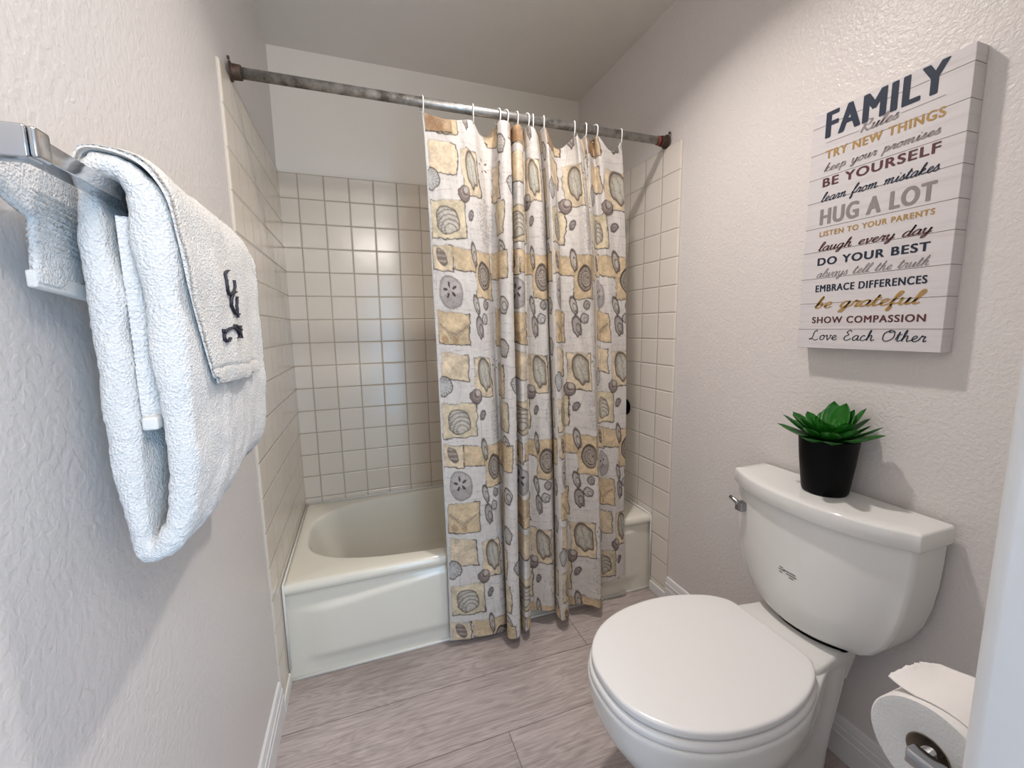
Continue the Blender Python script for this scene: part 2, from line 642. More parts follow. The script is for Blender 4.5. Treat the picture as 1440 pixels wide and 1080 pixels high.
# ------------------------------------------------------------------ shower rod
RY, RZ, RR = -0.013, 1.945, 0.0150
rod = thing('shower_rod', 'galvanised steel shower curtain rod spanning the tub alcove below the ceiling', 'curtain rod', (W/2, RY, RZ))
keep(MB().tube([(0.026, RY, RZ), (W-0.034, RY, RZ)], RR, 28).put('pipe', M['rod'], smooth=True), rod)


def flange(xw, sg):
    b = MB()
    rings = []
    for d, r in ((0.0005, 0.026), (0.004, 0.026), (0.006, 0.0205), (0.028, 0.0195), (0.029, 0.0185)):
        rings.append([(xw+sg*d, RY+r*math.cos(2*PI*k/24), RZ+r*math.sin(2*PI*k/24)) for k in range(24)])
    b.loft(rings)
    for sy in (0.030, -0.030):
        b.tube([(xw+sg*0.0005, RY+sy*0.75, RZ+abs(sy)*0.8), (xw+sg*0.006, RY+sy*0.75, RZ+abs(sy)*0.8)], 0.005, 8)
    o = keep(b.put('flange', M['rust'], smooth=True), rod)
    sharp(o, 40)
    return o


f1 = flange(0.0, 1)
f1['label'] = 'rusted brown flange'
f2 = flange(W, -1)
f2['label'] = 'rusted brown flange'
o = keep(MB().tube([(W-0.044, RY, RZ), (W-0.034, RY, RZ)], 0.0172, 24).put('collar', M['red_paint'], smooth=True), rod)
o['label'] = 'red painted collar'

# ------------------------------------------------------------------ shower curtain
CB = [(0.555, -0.035), (0.618, -0.045), (0.698, -0.05), (0.755, -0.045), (0.787, -0.014), (0.783, -0.04), (0.772, -0.09), (0.788, -0.115), (0.816, -0.1), (0.839, -0.03), (0.84, -0.05), (0.843, -0.095), (0.869, -0.08), (0.893, -0.02), (0.914, -0.03), (0.936, -0.05), (0.971, -0.06), (1.002, -0.02), (0.985, -0.07), (0.992, -0.105), (1.021, -0.09), (1.055, -0.03), (1.076, -0.04), (1.117, -0.055), (1.152, -0.085), (1.175, -0.08), (1.205, -0.02), (1.236, -0.017), (1.276, -0.03), (1.304, -0.03), (1.337, -0.025)]
CT = [(0.529, -0.012), (0.58, -0.03), (0.65, -0.035), (0.69, -0.02), (0.734, 0.03), (0.792, 0.03), (0.791, -0.02), (0.806, -0.045), (0.832, -0.03), (0.849, 0.01), (0.846, -0.02), (0.857, -0.035), (0.878, -0.02), (0.898, 0.015), (0.895, -0.02), (0.905, -0.035), (0.927, -0.02), (0.953, 0.015), (0.951, -0.01), (0.952, -0.045), (0.98, -0.02), (1.013, 0.02), (1.062, 0.03), (1.08, -0.01), (1.078, -0.04), (1.121, 0.0), (1.122, -0.035), (1.166, 0.005), (1.164, -0.035), (1.234, -0.015), (1.296, -0.012)]
HOOKX = [0.535, 0.707, 0.795, 0.821, 0.863, 0.900, 0.925, 0.966, 1.090, 1.136, 1.176, 1.290]
# fabric coordinate (metres of print) at chosen control points
S_IDX = [0, 3, 4, 9, 14, 17, 21, 22, 25, 27, 30]
S_VAL = [0.0, 0.245, 0.285, 0.45, 0.565, 0.69, 0.93, 0.96, 1.09, 1.30, 1.425]
# hem height at control points
H_IDX = [0, 3, 5, 7, 9, 11, 13, 16, 18, 19, 21, 23, 25, 27, 30]
H_VAL = [0.030, 0.022, 0.03, 0.045, 0.05, 0.045, 0.06, 0.07, 0.055, 0.050, 0.06, 0.055, 0.05, 0.10, 0.125]

PU, PV = 0.40, 0.695


def sstep(x, a, b):
    t = np.clip((x-a)/(b-a), 0, 1)
    return t*t*(3-2*t)


def vnoise(x, y, seed=0):
    """smooth value noise on numpy arrays"""
    xi, yi = np.floor(x).astype(np.int64), np.floor(y).astype(np.int64)
    fx, fy = x-xi, y-yi
    fx, fy = fx*fx*(3-2*fx), fy*fy*(3-2*fy)

    def h(a, c):
        q = (a*374761393 + c*668265263 + seed*982451653) & 0x7fffffff
        q = ((q ^ (q >> 13))*1274126177) & 0x7fffffff
        return ((q ^ (q >> 16)) & 0xffff)/65535.0
    return (h(xi, yi)*(1-fx)+h(xi+1, yi)*fx)*(1-fy) + (h(xi, yi+1)*(1-fx)+h(xi+1, yi+1)*fx)*fy


def print_color(s, t):
    """the printed fabric: sea shells and torn parchment squares on pale linen; s across, t = height"""
    shp = s.shape
    weave = vnoise(s*260, t*45, 1)*0.5 + vnoise(s*45, t*260, 2)*0.5
    blot = vnoise(s*22, t*22, 3)
    c = np.empty(shp+(3,))
    base = np.array([0.74, 0.69, 0.645])
    c[:] = base*(0.83+0.18*weave+0.09*blot)[..., None]

    def over(a, col):
        nonlocal c
        a = np.clip(a, 0, 1)[..., None]
        c = c*(1-a) + np.asarray(col)*a
    # faint map-like scribbles
    ln = np.abs(np.sin(t*95+3*vnoise(s*9, t*9, 4)+0.4*vnoise(s*60, t*60, 5)))
    over((ln < 0.06)*0.5*(vnoise(s*14, t*14, 6) > 0.42), (0.25, 0.23, 0.22))
    ln = np.abs(np.sin(s*60+4*vnoise(s*8, t*8, 7)))
    over((ln < 0.055)*0.42*(vnoise(s*11, t*11, 8) > 0.55), (0.28, 0.25, 0.24))
    ink = np.array([0.055, 0.040, 0.035])
    ps = np.mod(s, PU)
    pt = np.mod(t-0.02, PV)          # 0.02 -> band patch sits near the hem
    tears = 0.0045*(vnoise(s*120, t*120, 9)-0.5) + 0.009*(vnoise(s*38, t*38, 10)-0.5) + 0.008*(vnoise(s*11, t*11, 13)-0.5)

    def loc(cx, cz):
        dx = np.mod(ps-cx+PU/2, PU)-PU/2
        dz = np.mod(pt-cz+PV/2, PV)-PV/2
        return dx, dz

    def patch(cx, cz, w, h, tone, rot=0.0, skew=0.0):
        dx, dz = loc(cx, cz)
        x = dx*math.cos(rot)+dz*math.sin(rot)
        z = dz*math.cos(rot)-dx*math.sin(rot) + skew*dx
        d = np.minimum(w/2-np.abs(x), h/2-np.abs(z)) + tears
        mott = 0.66+0.40*vnoise(s*40, t*40, 11)+0.30*vnoise(s*130, t*160, 12)-0.16*np.exp(-np.maximum(d, 0)/0.007)
        col = np.asarray(tone)*mott[..., None]
        a = np.clip(d/0.002, 0, 1)*0.92
        c[:] = c*(1-a[..., None]) + col*a[..., None]
        edge = np.clip(1.35-np.abs(d)/0.0022, 0, 1)
        side = ((x > w*0.34) | (z < -h*0.34))
        over(edge*np.where(side, 0.92, 0.22+0.4*(vnoise(s*30, t*30, 14) > 0.6)), ink)
        return x, z

    def oval(cx, cz, a, b_, rot, fill, wob=0.12, line=0.9, fa=0.85, seed=20, lw=0.0026):
        dx, dz = loc(cx, cz)
        x = dx*math.cos(rot)+dz*math.sin(rot)
        z = dz*math.cos(rot)-dx*math.sin(rot)
        th = np.arctan2(z/b_, x/a)
        r = np.sqrt((x/a)**2+(z/b_)**2)/(1+wob*(vnoise(th*2.2+9, th*0+cx*31, seed)-0.5)*2)
        d = (1-r)*min(a, b_)
        over(np.clip(d/0.002, 0, 1)*fa, fill)
        over(np.clip(1.3-np.abs(d)/lw, 0, 1)*line, ink)
        over((d > 0)*np.exp(-np.maximum(d, 0)/0.006)*0.35, (0.20, 0.16, 0.15))
        over((d > 0)*(vnoise(s*210, t*210, 21) > 0.66)*0.30, (0.20, 0.16, 0.15))
        return x/a, z/b_, r, th, d

    tan = (0.74, 0.60, 0.42)
    tan2 = (0.70, 0.59, 0.41)
    gold = (0.68, 0.52, 0.325)
    pale = (0.59, 0.55, 0.49)
    brown = (0.19, 0.135, 0.12)
    # ---- column one (heights measured from the hem row)
    def fan(cx, cz, a, b_, rot):
        x, z, r, th, d = oval(cx, cz, a, b_, rot, pale, 0.1, 0.75)
        inside = d > 0
        for k in range(4):
            rr_ = np.sqrt(x**2+(z+0.75)**2)-(0.5+0.33*k)
            over(inside*np.clip(1-np.abs(rr_)/0.07, 0, 1)*0.75, ink)
        over(inside*(x < -0.35)*0.35*(np.sin(z*30) > 0), ink)
    Z0 = 0.02
    def zz(zabs): return zabs-Z0
    patch(0.085, zz(0.190), 0.135, 0.125, tan2)
    fan(0.085, zz(0.185), 0.042, 0.046, 0.35)
    patch(0.055, zz(0.752-0.695+0.005), 0.085, 0.085, tan, 0, 0.10)
    x, z, r, th, d = oval(0.055, zz(0.066), 0.017, 0.030, 0.45, brown, 0.1, 0.8)
    over((d > 0)*(np.sin(z*9+x*3) > 0.3)*0.4, pale)
    patch(0.145, zz(0.752-0.695), 0.09, 0.075, gold, 0, 0.10)
    # sand dollar
    x, z, r, th, d = oval(0.080, zz(0.642), 0.043, 0.056, 0.15, (0.52, 0.475, 0.45), 0.06, 0.5)
    over((d > 0)*0.35*(z < -0.1), (0.25, 0.22, 0.21))
    for k in range(5):
        a = PI/2+k*2*PI/5
        dx, dz = x-0.42*math.cos(a), z-0.15-0.35*math.sin(a)
        u_ = dx*math.cos(a)+dz*math.sin(a)
        w_ = -dx*math.sin(a)+dz*math.cos(a)
        over((1-np.sqrt((u_/0.2)**2+(w_/0.09)**2) > 0)*0.9, ink)
    # fern square
    x, z = patch(0.082, zz(0.520), 0.125, 0.115, gold, 0, 0.08)
    for sg in (-1, 1):
        q = (x*sg*0.62-(z+0.030)*0.78)
        along = x*sg*0.78+(z+0.030)*0.62
        on_ = (along > 0) & (along < 0.07)
        over(on_*np.clip(1-np.abs(q)/0.0016, 0, 1)*0.9, brown)
        over(on_*(np.abs(q) < 0.014*(1-along/0.09))*(np.sin(along*900+np.abs(q)*500) > 0.35)*0.75, brown)
    over((np.sqrt((x+0.035)**2+(z+0.04)**2) < 0.014)*0.5, (0.33, 0.17, 0.07))
    over((np.sqrt((x-0.005)**2+(z+0.042)**2) < 0.012)*0.5, (0.33, 0.17, 0.07))
    # plain square with a cockle across its corner
    patch(0.080, zz(0.385), 0.105, 0.100, tan, 0, 0.12)
    x, z, r, th, d = oval(0.032, zz(0.318), 0.038, 0.036, 0.3, (0.55, 0.545, 0.52), 0.16, 0.9)
    over((d > 0)*(np.sin(th*16) > 0.72)*0.5*(r > 0.35), ink)
    # ---- column two
    patch(0.200, zz(0.345), 0.098, 0.145, tan, 0.03, 0.06)
    x, z, r, th, d = oval(0.205, zz(0.352), 0.033, 0.055, 0.18, (0.54, 0.53, 0.47), 0.16, 0.85, lw=0.0036)
    over((d > 0)*(np.sin(x*9+3*vnoise(s*60, t*60, 30)) > 0.55)*0.35, (0.22, 0.18, 0.14))
    over(np.clip(1-np.abs(d-0.006)/0.004, 0, 1)*0.4, (0.33, 0.22, 0.11))
    x, z, r, th, d = oval(0.155, zz(0.275), 0.024, 0.026, 0.0, brown, 0.1, 0.9)
    over((d > 0)*(np.sqrt((x-0.3)**2+(z-0.5)**2) < 0.42)*0.9, (0.56, 0.51, 0.46))
    over((d > 0)*(np.abs(np.sqrt((x-0.15)**2+(z-0.3)**2)-0.65) < 0.06)*0.8, (0.45, 0.38, 0.35))
    patch(0.232, zz(0.695+0.010), 0.102, 0.165, gold, 0, 0.05)
    x, z, r, th, d = oval(0.235, zz(0.700), 0.036, 0.048, 0.0, (0.40, 0.35, 0.31), 0.06, 0.9)
    sp = np.mod(np.log(np.maximum(r, 0.03))*2.1 - th/(2*PI), 1.0)
    over((d > 0)*(np.abs(sp-0.5) < 0.10)*0.9, ink)
    over((d > 0)*(r > 0.55)*(np.sin(th*26) > 0.2)*0.45, ink)
    # loose shells
    for cx, cz, a, b_, rot, f in ((0.182, 0.770, 0.013, 0.037, 0.15, pale), (0.178, 0.600, 0.013, 0.032, 0.25, pale), (0.190, 0.520, 0.018, 0.036, 0.15, (0.42, 0.37, 0.34)),
                                  (0.224, 0.550, 0.018, 0.019, 0.0, (0.60, 0.57, 0.55)), (0.236, 0.600, 0.015, 0.017, 0.0, (0.45, 0.40, 0.37)),
                                  (0.180, 0.205, 0.012, 0.017, -0.5, (0.33, 0.28, 0.28)), (0.365, 0.60, 0.022, 0.030, 0.2, pale), (0.355, 0.10, 0.020, 0.028, 0.0, pale)):
        x, z, r, th, d = oval(cx, zz(cz), a, b_, rot, f, 0.12, 0.9)
        over((d > 0)*(np.abs(np.sqrt((x-0.2)**2+(z+0.2)**2)-0.5) < 0.10)*0.6, ink)
    # ---- column three: grey coral sketches, slivers of parchment, scattered seeds
    dx, dz = loc(0.268, zz(0.190))
    reg = np.clip(1-np.sqrt((dx/0.038)**2+(dz/0.085)**2), 0, 1)
    over((np.abs(np.sin(dz*260+np.abs(dx)*240)) < 0.22)*(reg > 0)*0.42, (0.20, 0.18, 0.18))
    over(np.clip(1-np.abs(dx)/0.0015, 0, 1)*(reg > 0)*0.5, (0.20, 0.18, 0.18))
    over((vnoise(s*190, t*190, 33) > 0.62)*(reg > 0.02)*0.35, (0.22, 0.2, 0.2))
    dx, dz = loc(0.275, zz(0.385))
    for k in range(5):
        a = PI/2+k*2*PI/5+0.3
        ex, ez = dx-0.016*math.cos(a), dz-0.020*math.sin(a)
        u_ = ex*math.cos(a)+ez*math.sin(a)
        w_ = -ex*math.sin(a)+ez*math.cos(a)
        over((1-np.sqrt((u_/0.0055)**2+(w_/0.0024)**2) > 0)*0.95, ink)
    patch(0.318, zz(0.52), 0.045, 0.135, gold, 0, 0.05)
    patch(0.330, zz(0.33), 0.055, 0.12, tan, 0, 0.04)
    patch(0.345, zz(0.20), 0.060, 0.11, tan2, 0, 0.05)
    patch(0.335, zz(0.695+0.045), 0.11, 0.10, gold, 0, 0.03)
    x, z, r, th, d = oval(0.362, zz(0.45), 0.022, 0.032, 0.2, pale, 0.15, 0.9)
    over((d > 0)*(np.sin(th*14) > 0.6)*0.5, ink)
    # header of the curtain: one rust brown block
    top = sstep(t, 1.855, 1.862)*(np.mod(s, 0.40) < 0.125)
    over(top*(0.35+0.55*vnoise(s*46, t*46, 40)), (0.30, 0.165, 0.085))
    over((np.abs(t-1.856) < 0.0022)*(np.mod(s, 0.40) < 0.125)*0.8, ink)
    return c


def build_curtain():
    root = thing('shower_curtain', 'beige fabric shower curtain printed with seashells and parchment squares, hanging from rod', 'shower curtain', (0.93, -0.03, 1.92))
    NU, NV = 600, 820
    ncp = len(CB)
    par = np.linspace(0, ncp-1, 2400)
    fine_b = crom(CB, 80)
    fine_t = crom(CT, 80)
    pf = np.linspace(0, ncp-1, len(fine_b))
    # resample evenly along the mean path
    mid = 0.5*(fine_b+fine_t)
    arc = np.r_[0, np.cumsum(np.hypot(*np.diff(mid, axis=0).T))]
    u = np.linspace(0, arc[-1], NU)
    p_u = np.interp(u, arc, pf)
    bx, by = np.interp(p_u, pf, fine_b[:, 0]), np.interp(p_u, pf, fine_b[:, 1])
    tx, ty = np.interp(p_u, pf, fine_t[:, 0]), np.interp(p_u, pf, fine_t[:, 1])
    sc = np.interp(p_u, S_IDX, S_VAL)
    hem = np.interp(p_u, H_IDX, H_VAL)
    # top edge sags between hooks
    ztop = np.full(NU, 1.915)
    for a, c in zip(HOOKX[:-1], HOOKX[1:]):
        k = (tx > a) & (tx < c)
        q = (tx[k]-a)/(c-a)
        ztop[k] -= min(0.05, 0.36*(c-a)**1.0*(1.0 if 0.08 < c-a < 0.16 else 0.35))*4*q*(1-q)*0.9
    v = np.linspace(0, 1, NV)[:, None]
    z = ztop[None, :]*(1-v)+hem[None, :]*v
    zmid = 0.5
    wgt = np.clip((1.915-z)/(1.915-zmid), 0, 1.33)
    wgt = np.where(wgt < 1, wgt**0.5, 1+(wgt-1)*0.5)
    X = tx[None, :]*(1-wgt)+bx[None, :]*wgt
    Y = ty[None, :]*(1-wgt)+by[None, :]*wgt
    # soft creases
    sg = np.broadcast_to(sc[None, :], z.shape)
    Y = Y + 0.010*(vnoise(sg*9, z*2.2, 50)-0.5) + 0.004*(vnoise(sg*40, z*6, 51)-0.5) + 0.0016*(vnoise(sg*70, z*60, 52)-0.5)
    X = X + 0.006*(vnoise(sg*14+5, z*2.5, 53)-0.5)
    Y = np.where(z < 0.40, np.minimum(Y, -0.008), Y)
    V = np.stack([X, Y, z], -1)
    idx = np.arange(NU*NV).reshape(NV, NU)
    F = np.stack([idx[:-1, :-1], idx[1:, :-1], idx[1:, 1:], idx[:-1, 1:]], -1).reshape(-1, 4)
    n = Nt('seashell_print_fabric').set(0.9, 0, 0.2)
    at = n.n('ShaderNodeAttribute')
    at.attribute_name = 'print'
    n.base(at.outputs['Color'])
    tr = n.n('ShaderNodeBsdfTranslucent')
    n.l(at.outputs['Color'], tr.inputs['Color'])
    mxs = n.n('ShaderNodeMixShader')
    mxs.inputs[0].default_value = 0.14
    n.l(n.b.outputs[0], mxs.inputs[1])
    n.l(tr.outputs[0], mxs.inputs[2])
    n.l(mxs.outputs[0], n.t.nodes['Material Output'].inputs['Surface'])
    n.bump(n.noise(500, 2), 0.0005)
    o = put_np('curtain_cloth', V, F, n.m, None)
    colr = print_color(sg, z)
    # woven white selvedge down the left side
    edge = (sg < 0.012)[..., None]
    colr = np.where(edge, np.array([0.64, 0.615, 0.60])*(0.9+0.2*vnoise(sg*200, z*160, 60))[..., None], colr)
    rgba = np.concatenate([colr, np.ones(colr.shape[:2]+(1,))], -1).astype(np.float32)
    ca = o.data.color_attributes.new('print', 'FLOAT_COLOR', 'POINT')
    ca.data.foreach_set('color', rgba.ravel())
    sol = o.modifiers.new('cloth_thickness', 'SOLIDIFY')
    sol.thickness = 0.0012
    sol.offset = 0
    keep(o, root)
    return root


build_curtain()

# hooks: white plastic rings over the rod


def build_hooks():
    # closed-ish C: up from the cloth in front, over the rod, down behind
    pts = []
    for k in range(34):
        a = math.radians(-118 + 330*k/33)
        yy = -0.0225*math.cos(a)
        zz_ = 0.0195*math.sin(a) if math.sin(a) > 0 else 0.040*math.sin(a)
        pts.append((0, yy, zz_))
    me = MB().tube(crom(pts, 2), 0.0022, 10)
    proto = put('curtain_hook', me.v, me.f, M['hook'], None, True)
    where = ['nearest the left tiled wall, at the curtain edge', 'second from the left, before the wide sag', 'third from the left, right of the wide sag', 'fourth from the left, over the first bunched fold',
             'fifth from the left', 'sixth from the left, in the bunched folds', 'seventh from the left, in the bunched folds', 'just left of the flat tan gap',
             'fourth from the right', 'third from the right', 'second from the right', 'last on the right, nearest the rusty right flange']
    for i, x in enumerate(HOOKX):
        o = proto if i == 0 else proto.copy()
        if i:
            COL.objects.link(o)
        o.location = (x, RY, RZ-0.002)
        o.rotation_euler = (0, 0, math.radians([4, -14, 6, 12, -4, 8, -16, -14, -18, -14, 5, -16][i]))
        tag(o, 'white plastic curtain hook on the rod, '+where[i], 'curtain hook', 'white curtain hooks on the shower rod')


build_hooks()

# ------------------------------------------------------------------ lettering
GL = {
    'a': (1.0, [[(.72, .85), (.45, 1.0), (.12, .6), (.15, .1), (.4, .02), (.7, .5), (.75, .95), (.7, .3), (.8, 0), (1.0, .2)]]),
    'b': (.9, [[(0, .2), (.33, 1.4), (.35, 2), (.2, 1.5), (.15, .2), (.4, 0), (.65, .4), (.5, .95), (.3, .6), (.9, .6)]]),
    'c': (.8, [[(.6, .8), (.4, 1), (.12, .6), (.15, .1), (.4, 0), (.8, .25)]]),
    'd': (1.0, [[(.7, .85), (.4, 1), (.12, .6), (.15, .1), (.4, .02), (.7, .6), (.85, 2), (.72, .4), (.8, 0), (1, .2)]]),
    'e': (.8, [[(0, .2), (.35, .45), (.6, .75), (.45, 1.0), (.2, .8), (.15, .3), (.4, 0), (.8, .25)]]),
    'f': (.7, [[(0, .3), (.35, 1.0), (.55, 1.8), (.4, 2.0), (.25, 1.5), (.2, 0), (.15, -.7), (.3, -.8), (.35, -.3), (.25, .1), (.7, .3)]]),
    'g': (1.0, [[(.7, .85), (.4, 1), (.12, .6), (.15, .1), (.4, .05), (.7, .6), (.72, .95), (.6, -.2), (.45, -.75), (.2, -.7), (.4, -.2), (1, .25)]]),
    'h': (1.0, [[(0, .2), (.33, 1.4), (.35, 2), (.2, 1.5), (.12, 0)], [(.14, .4), (.4, 1), (.6, .9), (.58, .3), (.7, 0), (1, .25)]]),
    'i': (.55, [[(0, .2), (.2, 1.0), (.18, .3), (.3, 0), (.55, .25)], [(.24, 1.38), (.29, 1.52)]]),
    'k': (.95, [[(0, .2), (.33, 1.4), (.35, 2), (.2, 1.5), (.15, 0)], [(.15, .4), (.45, 1.0), (.6, .8), (.25, .5), (.55, .1), (.95, .25)]]),
    'l': (.6, [[(0, .2), (.3, .8), (.5, 1.7), (.35, 2.0), (.2, 1.5), (.18, .3), (.35, 0), (.6, .25)]]),
    'm': (1.55, [[(0, .7), (.15, 1), (.2, .6), (.15, 0)], [(.17, .3), (.4, .95), (.6, .9), (.6, 0)], [(.61, .3), (.85, .95), (1.08, .95), (1.08, .4), (1.18, 0), (1.55, .25)]]),
    'n': (1.05, [[(0, .7), (.15, 1), (.2, .6), (.15, 0)], [(.17, .3), (.4, .95), (.62, .95), (.62, .4), (.7, 0), (1.05, .25)]]),
    'o': (.9, [[(.5, 1), (.15, .75), (.15, .15), (.45, 0), (.7, .4), (.6, .95), (.4, .9), (.9, .8)]]),
    'p': (1.0, [[(.1, .7), (.25, 1), (.2, -.75)], [(.2, .3), (.45, 1), (.75, .75), (.6, .1), (.25, .1)], [(.6, .08), (1, .25)]]),
    'r': (.8, [[(0, .2), (.2, .9), (.3, 1.05), (.35, .85), (.6, .9), (.5, .4), (.55, .02), (.8, .25)]]),
    's': (.75, [[(0, .2), (.35, 1.05), (.4, .8), (.55, .3), (.35, 0), (.1, .1)], [(.35, 0), (.75, .25)]]),
    't': (.65, [[(0, .2), (.3, 1.7), (.22, .3), (.35, 0), (.65, .25)], [(.02, 1.15), (.62, 1.2)]]),
    'u': (1.0, [[(0, .8), (.15, 1), (.12, .3), (.3, 0), (.6, .4), (.7, 1), (.65, .3), (.75, 0), (1, .25)]]),
    'v': (.85, [[(0, .8), (.15, 1), (.25, .3), (.35, 0), (.65, .6), (.6, 1), (.85, .85)]]),
    'w': (1.2, [[(0, .8), (.15, 1), (.15, .2), (.35, 0), (.55, .5), (.6, 1), (.6, .2), (.8, 0), (1.05, .6), (1, 1), (1.2, .85)]]),
    'y': (1.0, [[(0, .8), (.15, 1), (.15, .3), (.35, 0), (.65, .4), (.75, 1), (.65, 0), (.5, -.65), (.25, -.75), (.35, -.3), (1, .25)]]),
    'R': (1.4, [[(.35, 1.9), (.25, 0)], [(0, 1.5), (.4, 2.0), (1.0, 1.9), (.9, 1.2), (.35, 1.0), (.9, .2), (1.1, 0), (1.4, .25)]]),
    'L': (1.45, [[(.9, 1.6), (.8, 2.0), (.5, 1.6), (.4, .5), (.1, .05), (0, .2), (.4, .2), (.9, -.1), (1.3, .2)]]),
    'E': (1.2, [[(.95, 1.6), (.7, 2), (.35, 1.6), (.65, 1.1), (.25, .8), (.2, .2), (.6, 0), (1.1, .4)]]),
    'O': (1.6, [[(.8, 2), (.2, 1.4), (.2, .3), (.7, 0), (1.3, .6), (1.3, 1.6), (.9, 2.0), (.7, 1.6), (1.35, 1.75)]]),
    ' ': (.8, []),
}


def ribbon(b, pts, wfun, lift=0.0):
    """flat stroke in a 2-D plane: returns quads as (x, z) pairs with width by direction"""
    P = np.asarray(pts)
    tg = np.gradient(P, axis=0)
    tg /= np.maximum(np.linalg.norm(tg, axis=1, keepdims=True), 1e-9)
    nr = np.stack([-tg[:, 1], tg[:, 0]], 1)
    w = np.array([wfun(t, i/(len(P)-1)) for i, t in enumerate(tg)])[:, None]
    L, R_ = P+nr*w/2, P-nr*w/2
    n0 = len(b[0])
    for p, q in zip(L, R_):
        b[0].append((p[0], p[1], lift))
        b[0].append((q[0], q[1], lift))
    for i in range(len(P)-1):
        a = n0+2*i
        b[1].append((a, a+1, a+3, a+2))


def cursive(text, s0, s1, zb, xh, thick, thin, slant=0.30, rise=0.0):
    """joined-up lettering fitted between s0 and s1, baseline zb; list of (verts, faces) in sign plane"""
    b = ([], [])
    strokes, x = [], 0.0
    for ch in text:
        adv, st = GL[ch]
        for q in st:
            strokes.append(np.array([(x+px+slant*pz, pz) for px, pz in q]))
        x += adv
    allp = np.concatenate(strokes)
    lo, hi = allp[:, 0].min(), allp[:, 0].max()
    k = (s1-s0)/(hi-lo)
    for i, q in enumerate(strokes):
        p = np.stack([s0+(q[:, 0]-lo)*k, zb+q[:, 1]*xh+rise*(q[:, 0]-lo)*k/(s1-s0)], 1)
        c = crom(p, 7)
        ribbon(b, c, lambda t, f: thin+(thick-thin)*abs(t[1])**1.3*(1.0 if t[1] < 0 else 0.55), 0.00002*i)
    return b


def block(text, s0, s1, z0, z1, bold=0.0):
    cu = bpy.data.curves.new('text', 'FONT')
    cu.body = text
    cu.size = 1.0
    cu.space_character = 1.16
    to = bpy.data.objects.new('text', cu)
    COL.objects.link(to)
    dg = bpy.context.evaluated_depsgraph_get()
    me = to.evaluated_get(dg).to_mesh()
    v = np.array([tuple(q.co) for q in me.vertices])
    f = [tuple(p.vertices) for p in me.polygons]
    to.to_mesh_clear()
    bpy.data.objects.remove(to)
    bpy.data.curves.remove(cu)
    lo, hi = v.min(0), v.max(0)
    X = s0+(v[:, 0]-lo[0])/(hi[0]-lo[0])*(s1-s0)
    Z = z0+(v[:, 1]-lo[1])/(hi[1]-lo[1])*(z1-z0)
    h = (z1-z0)*bold
    vs, fs = [], []
    for q, (ox, oz) in enumerate(((0, 0), (1, 0), (-1, 0), (0.7, 0.6), (-0.7, 0.6), (0.7, -0.6), (-0.7, -0.6))):
        n0 = len(vs)
        vs += [(a+ox*h, c+oz*h*0.6, 0.00001*q) for a, c in zip(X, Z)]
        fs += [tuple(i+n0 for i in t) for t in f]
    return vs, fs


